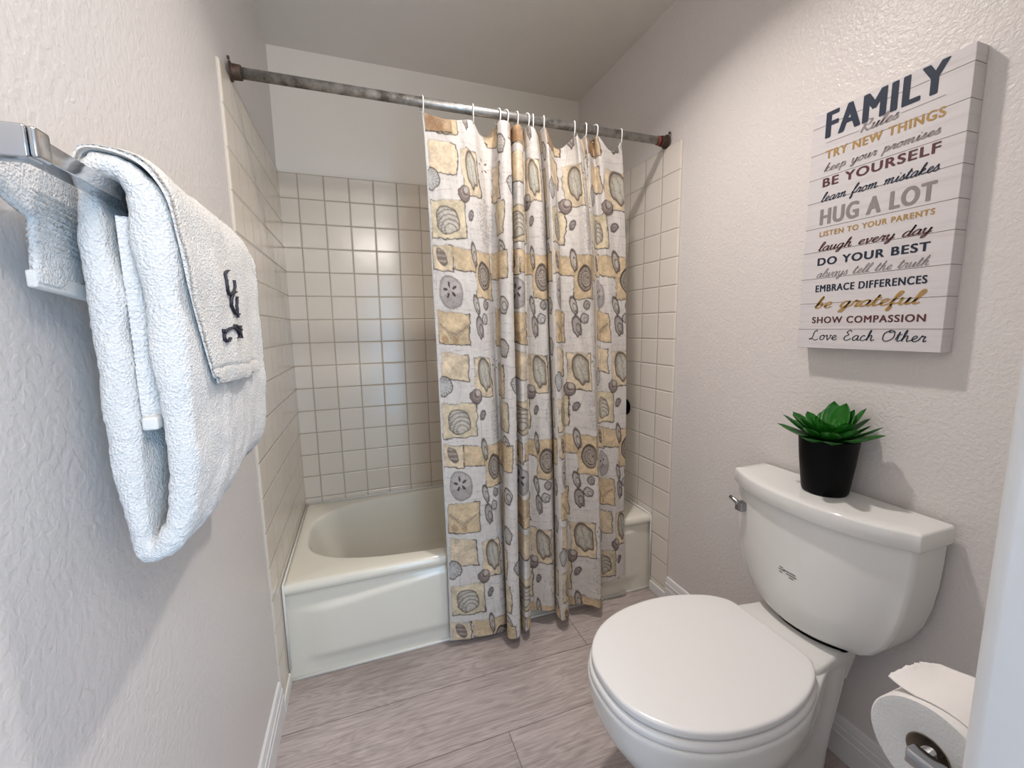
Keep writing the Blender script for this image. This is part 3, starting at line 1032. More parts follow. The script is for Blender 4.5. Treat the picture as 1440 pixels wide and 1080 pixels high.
def build_sign():
    XF, Y0, Y1, Z0, Z1 = W-0.034, -0.642, -0.958, 1.147, 1.757
    root = thing('wall_sign', 'white plank family rules sign with navy, gold, plum and grey lettering above the toilet', 'wall sign', (W+0.006, -0.80, 1.147))
    keep(MB().box((XF, Y1, Z0), (W+0.0065, Y0, Z1)).put('sign_board', M['sign'], bevel=0.0015), root)
    g = MB()
    for z in (1.7225, 1.655, 1.593, 1.5325, 1.465, 1.403, 1.333, 1.267, 1.198):
        g.box((XF-0.0003, Y1-0.0003, z-0.0006), (W+0.004, Y0+0.0003, z+0.0006))
    keep(g.put('plank_groove', M['plank_gap']), root)

    def lay(name, vf, mat, lift=0.0006, label=None):
        v, f = vf
        vs = [(XF-lift-q[2], -0.642-q[0], q[1]) for q in v]
        o = put(name, vs, f, mat)
        # face the room
        me = o.data
        if len(me.polygons) and sum(p.normal.x*p.area for p in me.polygons) > 0:
            me.flip_normals()
        o['label'] = label
        keep(o, root)
    N_, G_, P_, K_ = M['ink_navy'], M['ink_gold'], M['ink_plum'], M['ink_grey']

    def caps(txt, s0, s1, z0, z1, mat, bold, colour):
        lay('lettering', block(txt, s0, s1, z0, z1, bold), mat, label='%s capitals reading %s' % (colour, txt))

    def hand(txt, s0, s1, zb, xh, a, c, mat, colour, slant=0.3, rise=0):
        lay('lettering', cursive(txt, s0, s1, zb, xh, a, c, slant, rise), mat, label='%s script reading %s' % (colour, txt))
    caps('FAMILY', 0.036, 0.274, 1.6905, 1.751, N_, 0.062, 'navy')
    hand('Rules', 0.118, 0.195, 1.670, 0.0115, 0.0052, 0.0018, K_, 'grey')
    for q in ([(0.036, 1.678), (0.075, 1.677), (0.114, 1.676)], [(0.198, 1.678), (0.24, 1.6785), (0.276, 1.679)]):
        rb = ([], [])
        ribbon(rb, q, lambda t, f: 0.001)
        lay('rule_line', rb, K_, label='thin grey rule beside the script word')
    caps('TRY NEW THINGS', 0.039, 0.278, 1.6375, 1.657, G_, 0.055, 'gold')
    hand('keep your promises', 0.037, 0.274, 1.606, 0.0098, 0.0036, 0.0014, K_, 'grey')
    caps('BE YOURSELF', 0.037, 0.276, 1.568, 1.589, P_, 0.06, 'plum')
    hand('learn from mistakes', 0.035, 0.279, 1.531, 0.0112, 0.0027, 0.0018, N_, 'navy', 0.35)
    caps('HUG A LOT', 0.038, 0.276, 1.4725, 1.5115, K_, 0.06, 'grey')
    caps('LISTEN TO YOUR PARENTS', 0.039, 0.279, 1.442, 1.4545, G_, 0.055, 'gold')
    hand('laugh every day', 0.038, 0.278, 1.405, 0.0108, 0.0042, 0.0014, P_, 'plum')
    caps('DO YOUR BEST', 0.040, 0.277, 1.367, 1.386, N_, 0.065, 'navy')
    hand('always tell the truth', 0.040, 0.280, 1.336, 0.0105, 0.0018, 0.0013, K_, 'grey', 0.4)
    caps('EMBRACE DIFFERENCES', 0.040, 0.279, 1.2975, 1.315, N_, 0.05, 'navy')
    hand('be grateful', 0.041, 0.279, 1.254, 0.0150, 0.0062, 0.0022, G_, 'gold')
    caps('SHOW COMPASSION', 0.037, 0.284, 1.2145, 1.231, P_, 0.05, 'plum')
    hand('Love Each Other', 0.033, 0.290, 1.170, 0.0128, 0.0024, 0.0017, N_, 'navy', 0.15)


build_sign()

# ------------------------------------------------------------------ toilet
TYC = -0.763


def build_toilet():
    root = thing('toilet', 'white two piece toilet with closed lid below the family sign', 'toilet', (1.1, -0.765, 0))
    yc = TYC

    def outline(cps, n=6):
        """half outline (x, half width) from front tip to back -> closed loop"""
        c = crom(cps, n)
        c[:, 1] = np.maximum(c[:, 1], 0)
        L = [(x, w) for x, w in c]
        return L

    def loop(L, z, sx=1.0, sw=1.0, x0=1.03, dx=0.0, y=yc):
        pts = [(x0+dx+(x-x0)*sx, y-w*sw, z) for x, w in L]
        pts += [(x0+dx+(x-x0)*sx, y+w*sw, z) for x, w in reversed(L[1:])] if L[0][1] < 1e-6 else [(x0+dx+(x-x0)*sx, y+w*sw, z) for x, w in reversed(L)]
        return pts
    LID = outline([(0.774, 0.0), (0.778, 0.045), (0.793, 0.088), (0.823, 0.128), (0.868, 0.163), (0.93, 0.189), (1.00, 0.2015), (1.08, 0.2025), (1.16, 0.187), (1.225, 0.160), (1.262, 0.128), (1.272, 0.100), (1.2735, 0.05), (1.274, 0.0)])
    # lid
    zt, zb = 0.4215, 0.4015
    rg = [loop(LID, zb, 0.985, 0.975), loop(LID, zb+0.001, 0.995, 0.992), loop(LID, zb+0.006), loop(LID, zt-0.006), loop(LID, zt-0.002, 0.996, 0.994), loop(LID, zt, 0.985, 0.978), loop(LID, zt+0.0006, 0.96, 0.95), loop(LID, zt+0.0012, 0.7, 0.7), loop(LID, zt+0.0014, 0.3, 0.3)]
    o = MB().loft(rg).put('lid', M['plastic'], smooth=True)
    keep(o, root)
    # seat
    zt, zb = 0.3985, 0.378
    k = 1.022
    rg = [loop(LID, zb, k*0.99, k*0.985), loop(LID, zb+0.004, k, k), loop(LID, zt-0.006, k, k), loop(LID, zt-0.001, k*0.985, k*0.98), loop(LID, zt, k*0.96, k*0.955)]
    keep(MB().loft(rg).put('seat', M['plastic'], smooth=True), root)
    # hinges on the deck
    for sy in (-1, 1):
        b = MB()
        y = yc+sy*0.098
        b.box((1.268, y-0.013, 0.390), (1.290, y+0.013, 0.403))
        keep(b.put('hinge', M['plastic'], bevel=0.004, seg=3), root)
    # bowl and pedestal in one china body with a rear deck
    BOWL = outline([(0.766, 0.0), (0.770, 0.047), (0.786, 0.093), (0.817, 0.134), (0.863, 0.170), (0.925, 0.196), (1.0, 0.2085), (1.08, 0.2085), (1.16, 0.194), (1.23, 0.166), (1.29, 0.138), (1.35, 0.116), (1.41, 0.108), (1.43, 0.10), (1.435, 0.05), (1.435, 0.0)])
    PED = outline([(0.905, 0.0), (0.907, 0.03), (0.915, 0.06), (0.935, 0.088), (0.965, 0.104), (1.0, 0.111), (1.05, 0.114), (1.10, 0.114), (1.16, 0.112), (1.22, 0.110), (1.28, 0.110), (1.34, 0.108), (1.37, 0.105), (1.385, 0.095), (1.39, 0.05), (1.39, 0.0)])
    n = len(BOWL)

    def blend(f, z, s=1.0):
        L = [(a[0]*(1-f)+c[0]*f, (a[1]*(1-f)+c[1]*f)*s) for a, c in zip(BOWL, PED)]
        return loop(L, z)
    rg = [blend(1.12, 0.001), blend(1.10, 0.02, 1.03), blend(1.05, 0.035, 1.0), blend(0.98, 0.05), blend(0.88, 0.11), blend(0.70, 0.165), blend(0.46, 0.215), blend(0.26, 0.255), blend(0.13, 0.285),
          blend(0.055, 0.312), blend(0.02, 0.340), blend(0.005, 0.360), blend(0.0, 0.368)]
    rg += [loop(BOWL, 0.374, 0.997, 0.994), loop(BOWL, 0.377, 0.985, 0.975), loop(BOWL, 0.378, 0.9, 0.88)]
    o = MB().loft(rg).put('bowl', M['china'], smooth=True)
    keep(o, root)
    # raised rear deck that carries the tank
    DECK = [(1.262, 0.070), (1.268, 0.112), (1.285, 0.126), (1.32, 0.124), (1.36, 0.117), (1.42, 0.112), (1.45, 0.110)]
    dk = crom(DECK, 5)

    def deck(z, s, ix=0.0):
        p = [(max(x, 1.262+ix), yc-w*s, z) for x, w in dk]
        return p+[(max(x, 1.262+ix), yc+w*s, z) for x, w in dk[::-1]]
    o = MB().loft([deck(0.29, 0.86, 0.03), deck(0.33, 0.93, 0.012), deck(0.36, 0.985, 0.004), deck(0.382, 1.0), deck(0.389, 0.985, 0.003), deck(0.392, 0.95, 0.009)]).put('rear_deck', M['china'], smooth=True)
    keep(sharp(o, 60), root)

    # tank: bowed front, chamfered corners, narrowing towards the bottom
    ty = -0.773
    XB = 1.496

    def tank_ring(z, w, xf, bow, inset=0.0, r=0.012, ex=2.3, taper=0.0):
        # plan outline: bowed front, tight corner radius, flat ends running back to the wall
        w = w-inset
        xe = xf+bow+inset
        pts = []
        wf = w-r
        for k in range(29):
            t = -1+2*k/28
            pts.append((xe-bow*(1-abs(t)**ex), ty+wf*t, z))
        # corner arc starts along the bow direction
        for k in range(1, 6):
            a = math.radians(90*k/5)
            pts.append((xe+r*1.25*(1-math.cos(a)), ty+wf+r*math.sin(a), z))
        pts += [(XB, ty+w-taper, z), (XB, ty-w+taper, z)]
        for k in range(5, 0, -1):
            a = math.radians(90*k/5)
            pts.append((xe+r*1.25*(1-math.cos(a)), ty-wf-r*math.sin(a), z))
        return pts
    prof = [(0.410, 0.112, 1.356, 0.034, 0.010), (0.412, 0.126, 1.348, 0.038, 0.0), (0.420, 0.146, 1.343, 0.042, 0), (0.437, 0.166, 1.339, 0.045, 0), (0.47, 0.187, 1.335, 0.047, 0), (0.51, 0.203, 1.333, 0.049, 0), (0.56, 0.2145, 1.331, 0.051, 0), (0.62, 0.2215, 1.330, 0.052, 0), (0.68, 0.2245, 1.330, 0.053, 0), (0.728, 0.2255, 1.330, 0.053, 0)]
    tank = MB().loft([tank_ring(*p) for p in prof]).put('tank', M['china'], smooth=True)
    keep(sharp(tank, 50), root)

    def lid_ring(z, g):
        return tank_ring(z, 0.2345-g, 1.313+g, 0.066, 0.0, 0.004)
    o = MB().loft([lid_ring(0.7285, 0.007), lid_ring(0.730, 0.002), lid_ring(0.733, 0.0), lid_ring(0.7665, 0.0), lid_ring(0.7705, 0.0015), lid_ring(0.7725, 0.005), lid_ring(0.7735, 0.03)]).put('tank_lid', M['china'], smooth=True)
    keep(sharp(o, 50), root)
    # gasket between tank and bowl
    keep(MB().loft([tank_ring(0.3915, 0.104, 1.366, 0.030), tank_ring(0.4105, 0.104, 1.366, 0.030)]).put('gasket', M['black'], smooth=False), root)
    # flush lever on the left end of the tank
    lv = MB()
    lv.box((1.343, -0.604, 0.656), (1.372, -0.577, 0.683))
    lo = lv.put('flush_lever', M['dark_chrome'], bevel=0.004, seg=3)
    lo['label'] = 'chrome flush lever'
    keep(lo, root)
    la = MB().tube([(1.352, -0.588, 0.676), (1.349, -0.578, 0.681), (1.347, -0.568, 0.686), (1.346, -0.557, 0.690)], [0.009, 0.0075, 0.006, 0.005], 12).put('lever_arm', M['dark_chrome'], smooth=True)
    sub(la, lo)
    la['label'] = 'chrome lever arm'
    # small printed mark on the tank front
    mk = MB()
    for y0, y1, z in ((-0.742, -0.752, 0.566), (-0.753, -0.787, 0.5625), (-0.740, -0.758, 0.5595), (-0.761, -0.790, 0.5560), (-0.742, -0.751, 0.5525), (-0.770, -0.783, 0.5495)):
        def xs(y):
            w = 0.2145-0.0165
            t = (y-ty)/w
            return 1.331+0.051-0.051*(1-abs(t)**2.3)-0.0012
        mk.add([(xs(y0), y0, z-0.0012), (xs(y1), y1, z-0.0012), (xs(y1), y1, z+0.0012), (xs(y0), y0, z+0.0012)], [(0, 1, 2, 3)])
    sub(mk.put('maker_mark', M['mark']), tank)


build_toilet()

# ------------------------------------------------------------------ potted plant


def build_plant():
    px, py, pz = 1.434, -0.772, 0.7737
    KR, KZ = 1.08, 1.13
    root = thing('potted_plant', 'artificial green succulent in a black pot on the toilet tank lid', 'plant', (px, py, pz))

    def circ(r, z, n=40): return [(px+KR*r*math.cos(2*PI*k/n), py+KR*r*math.sin(2*PI*k/n), pz+KZ*(z-pz)) for k in range(n)]
    prof = [(0.041, 0.0002), (0.045, 0.001), (0.0475, 0.005), (0.0495, 0.02), (0.0562, 0.075), (0.0605, 0.124), (0.0610, 0.128), (0.0600, 0.130), (0.0575, 0.128), (0.056, 0.105)]
    pot = keep(MB().loft([circ(r, pz+z) for r, z in prof], True, False).put('pot', M['black'], smooth=True), root)
    sub(MB().loft([circ(0.056, pz+0.112), circ(0.04, pz+0.118), circ(0.02, pz+0.121)], True, True).put('moss', M['soil'], smooth=True), pot)

    def leaf(az, el, L, wmax, z0, r0):
        b = MB()
        ca, sa = math.cos(az), math.sin(az)
        rows = []
        ns = 9
        for i in range(ns):
            t = i/(ns-1)
            w = wmax*1.75*(t+0.14)**0.75*(1-t)**0.62 if t < 1 else 0
            w = min(w, wmax)
            e = el+0.22*(t-0.4)
            rad = r0+L*t*math.cos(e)
            zc = z0+L*t*math.sin(e)
            ux, uz = -math.sin(e), math.cos(e)
            row = []
            for j, q in enumerate((-1, -0.5, 0, 0.5, 1)):
                fold = 0.30*abs(q)*w
                th = 0.0
                x = rad+ux*fold
                z = zc+uz*fold
                y = q*w
                row.append((px+x*ca-y*sa, py+x*sa+y*ca, z))
            # underside
            th = 0.0022*(1-t)+0.0004
            for q in (1, 0, -1):
                fold = 0.30*abs(q)*w - th*(1 if q == 0 else 0.3)
                x = rad+ux*fold
                z = zc+uz*fold
                y = q*w
                row.append((px+x*ca-y*sa, py+x*sa+y*ca, z))
            rows.append(row)
        b.loft(rows)
        return keep(b.put('leaf', M['leaf'], smooth=True), root)
    rnd = random.Random(3)
    for n, el, L, w, z0, r0, off in ((10, 0.16, 0.098, 0.026, 0.138, 0.020, 0.1), (11, 0.36, 0.100, 0.026, 0.139, 0.016, 0.36), (9, 0.58, 0.092, 0.025, 0.139, 0.012, 0.05), (6, 0.82, 0.074, 0.023, 0.138, 0.008, 0.3), (4, 1.0, 0.052, 0.020, 0.138, 0.005, 0.1)):
        for k in range(n):
            az = off+2*PI*k/n+rnd.uniform(-0.12, 0.12)
            e = el+rnd.uniform(-0.08, 0.08)
            l_ = L*rnd.uniform(0.88, 1.12)
            # keep clear of the wall behind
            room = W+0.004-px
            reach = (r0+l_*math.cos(e))*math.cos(az)+0.010
            if reach > room:
                e = max(e, math.acos(max(0.05, min(1, (room-0.012-r0*math.cos(az))/(l_*max(0.2, math.cos(az)))))))
                e = min(e+0.05, 1.35)
            leaf(az, e, l_, w*rnd.uniform(0.9, 1.1), pz+z0, r0)


build_plant()

# ------------------------------------------------------------------ towel bar and towels


def build_towel_bar():
    root = thing('towel_bar', 'square chrome towel bar on the left wall carrying the white towels', 'towel bar', (0.0, -1.05, 1.358))
    keep(MB().box((0.061, -1.052, 1.3505), (0.079, -0.462, 1.3665)).put('bar', M['chrome'], bevel=0.0012), root)
    for y in (-1.056, -0.458):
        b = MB()
        # post: flat block with a stepped, rounded outer end
        b.box((-0.002, y-0.008, 1.3465), (0.078, y+0.010, 1.3705))
        po = keep(b.put('post', M['chrome'], bevel=0.002), root)
        c = MB().box((0.078, y-0.007, 1.347), (0.0835, y+0.011, 1.370))
        sub(c.put('end_cap', M['chrome'], bevel=0.0025, seg=3), po)
        keep(MB().box((-0.0068, y-0.022, 1.334), (0.001, y+0.024, 1.383)).put('wall_plate', M['chrome'], bevel=0.002), root)


build_towel_bar()


def grid_faces(nu, nv, closed_u=False):
    idx = np.arange(nu*nv).reshape(nv, nu)
    if closed_u:
        idx = np.concatenate([idx, idx[:, :1]], 1)
    return np.stack([idx[:-1, :-1], idx[:-1, 1:], idx[1:, 1:], idx[1:, :-1]], -1).reshape(-1, 4)


def fuzz(V, amp, sc, seed=0):
    """push vertices by fine noise so terry has a soft, nubbly outline"""
    out = V.copy()
    for i in range(len(V)):
        p = Vector(V[i])*sc
        out[i] += np.array(noise.noise_vector(p+Vector((seed, 0, 0))))*amp
    return out


def build_bath_towel():
    root = thing('bath_towel', 'large white terry bath towel looped over the chrome towel bar', 'towel', (0.08, -0.73, 1.394))
    # cross-section near the camera end; outer and inner outlines (x, z)
    outer = [(0.058, 1.393), (0.078, 1.393), (0.103, 1.380), (0.119, 1.352), (0.121, 1.30), (0.121, 1.22), (0.120, 1.144), (0.117, 1.07), (0.110, 1.01), (0.094, 0.974), (0.068, 0.957), (0.052, 0.968), (0.046, 1.01), (0.043, 1.08), (0.042, 1.16), (0.043, 1.24), (0.044, 1.31), (0.046, 1.365)]
    inner = [(0.062, 1.369), (0.078, 1.3685), (0.0815, 1.366), (0.084, 1.352), (0.085, 1.30), (0.087, 1.22), (0.089, 1.144), (0.088, 1.07), (0.084, 1.02), (0.078, 0.993), (0.072, 0.984), (0.070, 0.995), (0.070, 1.03), (0.071, 1.09), (0.072, 1.16), (0.071, 1.24), (0.068, 1.31), (0.0595, 1.360)]
    n = 14
    oc, ic = crom(outer, n, True), crom(inner, n, True)
    NU = len(oc)
    ys = np.linspace(-0.938, -0.527, 112)

    def section(y):
        f = (y+0.95)/0.435
        res = []
        for kind, c in (('o', oc), ('i', ic)):
            x = c[:, 0].copy()
            z = c[:, 1].copy()
            low = np.clip((1.38-z)/0.4, 0, 1)
            x = x+0.007*np.sin(f*5.2+0.5)*low*(x > 0.08)-0.006*f*(x > 0.1)*(1-low)
            if kind == 'i':
                # layers close up towards the middle of the towel
                m_ = np.clip((f-0.06)*3, 0, 1)*np.clip((1.33-z)/0.04, 0, 1)
                x = x*(1-0.85*m_)+0.078*0.85*m_
            z = z+np.clip((1.1-z)/0.15, 0, 1)*0.018*f
            res.append(np.stack([x, np.full(NU, y), z], 1))
        return res
    rings = []
    for phi in np.linspace(90, 0, 8)[:-1]:
        o_, i_ = section(ys[0])
        p = math.radians(phi)
        q = (o_+i_)/2+(o_-i_)/2*math.cos(p)
        q[:, 1] -= 0.012*math.sin(p)
        rings.append(q)
    rings += [section(y)[0] for y in ys]
    for phi in np.linspace(0, 90, 8)[1:]:
        o_, i_ = section(ys[-1])
        p = math.radians(phi)
        q = (o_+i_)/2+(o_-i_)/2*math.cos(p)
        q[:, 1] += 0.012*math.sin(p)
        rings.append(q)
    for phi in np.linspace(90, 0, 8)[1:]:
        o_, i_ = section(ys[-1])
        p = math.radians(phi)
        q = (o_+i_)/2-(o_-i_)/2*math.cos(p)
        q[:, 1] += 0.012*math.sin(p)
        rings.append(q)
    rings += [section(y)[1] for y in ys[::-1][1:]]
    for phi in np.linspace(0, 90, 8)[1:-1]:
        o_, i_ = section(ys[0])
        p = math.radians(phi)
        q = (o_+i_)/2-(o_-i_)/2*math.cos(p)
        q[:, 1] -= 0.012*math.sin(p)
        rings.append(q)
    NVR = len(rings)
    V = fuzz(fuzz(np.concatenate(rings), 0.0014, 150), 0.0035, 22, 5)
    rings_closed = np.arange(NU*NVR).reshape(NVR, NU)
    rc_ = np.concatenate([rings_closed, rings_closed[:1]], 0)
    rc_ = np.concatenate([rc_, rc_[:, :1]], 1)
    F = np.stack([rc_[:-1, :-1], rc_[:-1, 1:], rc_[1:, 1:], rc_[1:, :-1]], -1).reshape(-1, 4)
    o = put_np('towel_body', V, F[:, ::-1], M['terry'])
    keep(o, root)

    # tail inside the loop: terry, ribbed dobby band, terry, hem
    def tail(x0, y0, x1, y1, zt, zb, name, th=0.006):
        rows = []
        k = int((zt-zb)/0.0022)
        NC = 10
        front, back = [], []
        for i in range(k+1):
            z = zt+(zb-zt)*i/k
            band = 1.178 < z < 1.262
            rib = 0.0012*math.sin((z-1.178)/0.0060*2*PI) if band else 0.0
            hem = z < zb+0.014
            off = rib+(0 if band or hem else 0.0012)
            for j in range(NC+1):
                t = j/NC
                x, y = x0+(x1-x0)*t, y0+(y1-y0)*t
                bow = 0.003*math.sin(t*PI)
                front.append((x, y-off-bow, z))
                back.append((x+0.002, y+th, z))
        A = np.array(front+back)
        nf = len(front)
        f1_ = grid_faces(NC+1, k+1)
        f2_ = f1_[:, ::-1]+nf
        side = []
        for j in range(NC):
            side.append((j, nf+j, nf+j+1, j+1))
            a = k*(NC+1)+j
            side.append((a, a+1, nf+a+1, nf+a))
        for i in range(k):
            a = i*(NC+1)
            side.append((a, a+NC+1, nf+a+NC+1, nf+a))
            a += NC
            side.append((a, nf+a, nf+a+NC+1, a+NC+1))
        return keep(put_np(name, A, np.concatenate([f1_[:, ::-1], f2_[:, ::-1], np.array(side)]), M['terry']), root)
    it = tail(0.0735, -0.938, 0.0885, -0.926, 1.335, 1.113, 'inner_tail')
    h = MB().box((0.0735, -0.9440, 1.110), (0.0885, -0.924, 1.125)).put('hem', M['hem'], bevel=0.003)
    sub(h, it)

    # loose end behind the bar, against the wall, with ribs and a hem
    def flap():
        zt = 1.375
        rows, nr, nc = [], 70, 26
        fr, bk = [], []
        for i in range(nr+1):
            t = i/nr
            z = zt-(zt-1.258)*t
            # near edge wanders: wide at the top, then steps in
            if z > 1.318:
                yl = -1.048+0.072*((zt-z)/(zt-1.318))**2.2
            else:
                yl = -0.976-0.004*(1.318-z)/0.06
            for j in range(nc+1):
                q = j/nc
                y = yl+(-0.872-yl)*q
                ribs = 0.0013*math.sin((z-1.28)/0.0058*2*PI) if (1.292 < z < 1.345 and y > -0.978) else 0
                x = 0.0245+0.004*math.sin(q*4+t)+ribs+0.006*(1-t)
                fr.append((x, y, z+0.010*(q-0.5)*-1*t))
                bk.append((x-0.006, y, z+0.010*(q-0.5)*-1*t))
        A = np.array(fr+bk)
        A[:len(fr)] = fuzz(A[:len(fr)], 0.0012, 160)
        nf = len(fr)
        f1_ = grid_faces(nc+1, nr+1)
        side = []
        for j in range(nc):
            side.append((j, nf+j, nf+j+1, j+1))
            a = nr*(nc+1)+j
            side.append((a, a+1, nf+a+1, nf+a))
        for i in range(nr):
            a = i*(nc+1)
            side.append((a, a+nc+1, nf+a+nc+1, nf+a))
            a += nc
            side.append((a, nf+a, nf+a+nc+1, a+nc+1))
        wt = keep(put_np('wall_side_tail', A, np.concatenate([f1_, f1_[:, ::-1]+nf, np.array(side)]), M['terry']), root)
        hb = MB()
        rg = []
        for q in (0.0, 0.33, 0.66, 1.0):
            y = -0.981+0.111*q
            z = 1.2595-0.010*(q-0.5)
            x = 0.026
            rg.append([(x-0.007, y, z-0.006), (x+0.001, y, z-0.006), (x+0.0015, y, z+0.010), (x-0.007, y, z+0.010)])
        sub(hb.loft(rg).put('hem', M['hem'], bevel=0.002), wt)
    flap()


build_bath_towel()


def build_hand_towel():
    root = thing('hand_towel', 'small cream hand towel with black script monogram laid over the bath towel', 'towel', (0.125, -0.74, 1.38))
    path = crom([(0.047, 1.372), (0.056, 1.3945), (0.079, 1.3962), (0.105, 1.3845), (0.1225, 1.355), (0.1268, 1.31), (0.1272, 1.26), (0.1275, 1.20), (0.1275, 1.147)], 14)
    arc = np.r_[0, np.cumsum(np.hypot(*np.diff(path, axis=0).T))]
    k = 130
    q = np.linspace(0, arc[-1], k)
    px_, pz_ = np.interp(q, arc, path[:, 0]), np.interp(q, arc, path[:, 1])
    tx_, tz_ = np.gradient(px_), np.gradient(pz_)
    ln = np.hypot(tx_, tz_)
    nx, nz = -tz_/ln, tx_/ln
    NC = 90
    fr, bk = [], []
    th = 0.0040
    for i in range(k):
        z = pz_[i]
        low = max(0.0, min(1.0, (1.37-z)/0.22))
        yl = -0.950+0.062*low**1.7+(0.008 if low > 0.97 else 0)
        yr = -0.600-0.025*low
        for j in range(NC+1):
            f = j/NC
            y = yl+(yr-yl)*f
            f2 = (y+0.95)/0.435
            lowb = max(0, min(1, (1.38-z)/0.4))
            bul = 0.007*math.sin(f2*5.2+0.5)*lowb*(1 if px_[i] > 0.08 else 0)-0.006*f2*(1 if px_[i] > 0.1 else 0)*(1-lowb)
            edge = min(1.0, min(f, 1-f)/0.03, (k-1-i)/4)
            t_ = th*(0.35+0.65*math.sqrt(max(0, 1-(1-edge)**2)))
            hemline = -0.0016 if abs(z-1.168) < 0.0022 else 0
            ox = t_+hemline+0.0028*math.sin(f*9+z*14)*low
            zz_ = z+0.012*(f-0.4)*-1*low*0.6
            fr.append((px_[i]+nx[i]*ox+bul+0.0015, y, zz_+nz[i]*ox))
            bk.append((px_[i]-nx[i]*0.002+bul+0.0005, y, zz_-nz[i]*0.002))
    A = np.array(fr+bk)
    A[:len(fr)] = fuzz(fuzz(A[:len(fr)], 0.0007, 180, 3), 0.0035, 20, 8)
    nf = len(fr)
    f1_ = grid_faces(NC+1, k)
    side = []
    for j in range(NC):
        a = (k-1)*(NC+1)+j
        side.append((a, a+1, nf+a+1, nf+a))
        side.append((j, nf+j, nf+j+1, j+1))
    for i in range(k-1):
        a = i*(NC+1)
        side.append((a, a+NC+1, nf+a+NC+1, nf+a))
        a += NC
        side.append((a, nf+a, nf+a+NC+1, a+NC+1))
    body = put_np('towel_body', A, np.concatenate([f1_[:, ::-1], f1_+nf, np.array(side)]), M['terry_cream'])
    keep(body, root)
    # embroidery follows the cloth
    front = A[:nf]
    sel = front[front[:, 0] > 0.10]

    def surf(y, z):
        d = (sel[:, 1]-y)**2+(sel[:, 2]-z)**2
        ii = np.argsort(d)[:4]
        return sel[ii, 0].max()
    mono = [
        ([(-0.787, 1.302), (-0.806, 1.296), (-0.817, 1.291), (-0.823, 1.278), (-0.819, 1.269), (-0.804, 1.267), (-0.783, 1.272), (-0.771, 1.281), (-0.770, 1.290)], 0.0052),
        ([(-0.764, 1.274), (-0.783, 1.271), (-0.797, 1.263), (-0.802, 1.255), (-0.793, 1.245), (-0.777, 1.241), (-0.750, 1.242)], 0.0085),
        ([(-0.761, 1.267), (-0.770, 1.253), (-0.770, 1.236)], 0.0030),
        ([(-0.854, 1.219), (-0.851, 1.215), (-0.834, 1.219), (-0.815, 1.221), (-0.798, 1.215), (-0.794, 1.209), (-0.803, 1.207)], 0.0042),
        ([(-0.835, 1.219), (-0.851, 1.213), (-0.853, 1.206), (-0.845, 1.203), (-0.837, 1.205), (-0.835, 1.208)], 0.0050),
        ([(-0.815, 1.222), (-0.803, 1.225), (-0.789, 1.222), (-0.784, 1.215), (-0.782, 1.208)], 0.0036),
        ([(-0.782, 1.208), (-0.773, 1.217), (-0.758, 1.223), (-0.744, 1.224)], 0.0036),
        ([(-0.780, 1.220), (-0.771, 1.213), (-0.760, 1.206)], 0.0036),
        ([(-0.768, 1.213), (-0.755, 1.219), (-0.747, 1.218)], 0.0036)]
    b = MB()
    for pts, w in mono:
        c = crom(pts, 8)
        rs = [max(0.0006, w*0.36*(0.25+0.75*math.sin(PI*min(1, max(0, i/(len(c)-1))))**0.7)) for i in range(len(c))]
        rings = []
        for i, (y, z) in enumerate(c):
            t = c[min(i+1, len(c)-1)]-c[max(i-1, 0)]
            t = t/np.linalg.norm(t)
            nrm = np.array([-t[1], t[0]])*rs[i]
            x = surf(y, z)+0.0012
            rings.append([(x-0.003, y+nrm[0], z+nrm[1]), (x+0.0022, y+nrm[0]*0.8, z+nrm[1]*0.8), (x+0.0027, y, z), (x+0.0022, y-nrm[0]*0.8, z-nrm[1]*0.8), (x-0.003, y-nrm[0], z-nrm[1])])
        b.loft(rings)
    o = sub(b.put('monogram', M['thread'], smooth=True), body)
    o['label'] = 'black embroidered script letter and scrollwork'


build_hand_towel()

# ------------------------------------------------------------------ toilet paper
RC = (-1.262, 0.728)
RA, RB = 0.880, 0.985                      # roll ends along x
RRAD = 0.0565


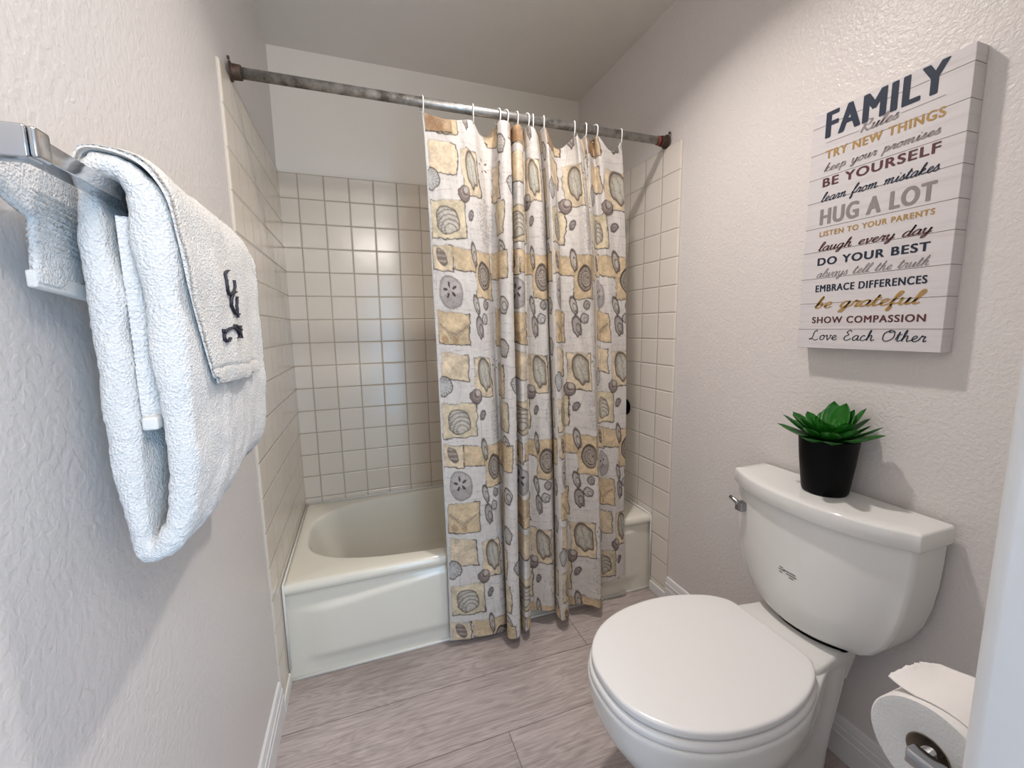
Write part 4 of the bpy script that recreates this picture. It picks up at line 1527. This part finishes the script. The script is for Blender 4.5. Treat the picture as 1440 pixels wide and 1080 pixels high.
def build_paper():
    root = thing('toilet_paper_roll', 'white toilet paper roll with a torn loose end, on chrome holder by the partition wall', 'toilet paper', (0.93, RC[0], RC[1]))
    n = 64

    def circ(x, r, wob=0.0): return [(x, RC[0]+(r+wob*math.sin(3*2*PI*k/n+1))*math.cos(2*PI*k/n), RC[1]+(r+wob*math.sin(3*2*PI*k/n+1))*math.sin(2*PI*k/n)) for k in range(n)]
    b = MB().loft([circ(RA, RRAD-0.0012), circ(RA+0.0012, RRAD, 0.0006), circ(RB-0.0012, RRAD, 0.0006), circ(RB, RRAD-0.0012), circ(RB, 0.0205)], False, False)
    o = b.put('paper', M['paper'], smooth=True)
    keep(sharp(o, 50), root)
    e = MB().loft([circ(RA+0.0008, 0.0205), circ(RA-0.0002, 0.024), circ(RA-0.0002, RRAD-0.004), circ(RA, RRAD-0.0012)], False, False)
    keep(e.put('paper_end', M['paper_end'], smooth=True), root)
    c = MB().loft([circ(RA+0.0002, 0.0205), circ(RB-0.0002, 0.0205), circ(RB-0.0002, 0.0192), circ(RA+0.0002, 0.0192), circ(RA+0.0002, 0.0205)], False, False)
    keep(c.put('cardboard_core', M['card'], smooth=True), root)
    # loose sheet: hugs the top of the roll, lifts off and ends in a torn edge
    NU, NV = 26, 40
    fr = []
    rnd = random.Random(11)
    tear = [rnd.uniform(-0.0018, 0.0018) for _ in range(NU+1)]
    for i in range(NV+1):
        t = i/NV
        for j in range(NU+1):
            s_ = j/NU
            x = RA+0.010+0.004*math.sin(t*6)+(RB-RA-0.012)*s_
            a0, a1 = math.radians(165), math.radians(72)
            if t < 0.72:
                q = t/0.72
                a = a0+(a1-a0)*q
                y = RC[0]+(RRAD+0.0016)*math.cos(a)
                z = RC[1]+(RRAD+0.0016)*math.sin(a)
            else:
                q = (t-0.72)/0.28
                L = (0.034-0.010*s_)*q+(tear[j] if q > 0.9 else 0)
                y = RC[0]+(RRAD+0.0016)*math.cos(a1)+L*0.97
                z = RC[1]+(RRAD+0.0016)*math.sin(a1)-L*0.22+0.010*q*q*math.sin(3.0*s_+0.3)
                x += 0.006*q*(1-s_)
            fr.append((x, y, z))
    A = np.array(fr)
    A2 = A+np.array([0, 0, -0.0006])
    f1_ = grid_faces(NU+1, NV+1)
    o = put_np('loose_sheet', np.concatenate([A]), f1_, M['paper'])
    sm = o.modifiers.new('paper_thickness', 'SOLIDIFY')
    sm.thickness = 0.0006
    keep(o, root)
    h = thing('toilet_paper_holder', 'chrome toilet paper holder arm on the partition wall, through the paper roll', 'toilet paper holder', (0.87, yp, RC[1]))
    keep(MB().box((0.838, yp+0.0002, RC[1]-0.026), (0.890, yp+0.008, RC[1]+0.026)).put('wall_plate', M['chrome'], bevel=0.002), h)
    keep(MB().box((0.856, yp+0.006, RC[1]-0.009), (0.874, RC[0]+0.010, RC[1]+0.009)).put('arm', M['chrome'], bevel=0.003, seg=3), h)
    keep(MB().tube([(0.870, RC[0], RC[1]), (1.000, RC[0], RC[1])], 0.0075, 16).put('spindle', M['chrome'], smooth=True), h)


build_paper()
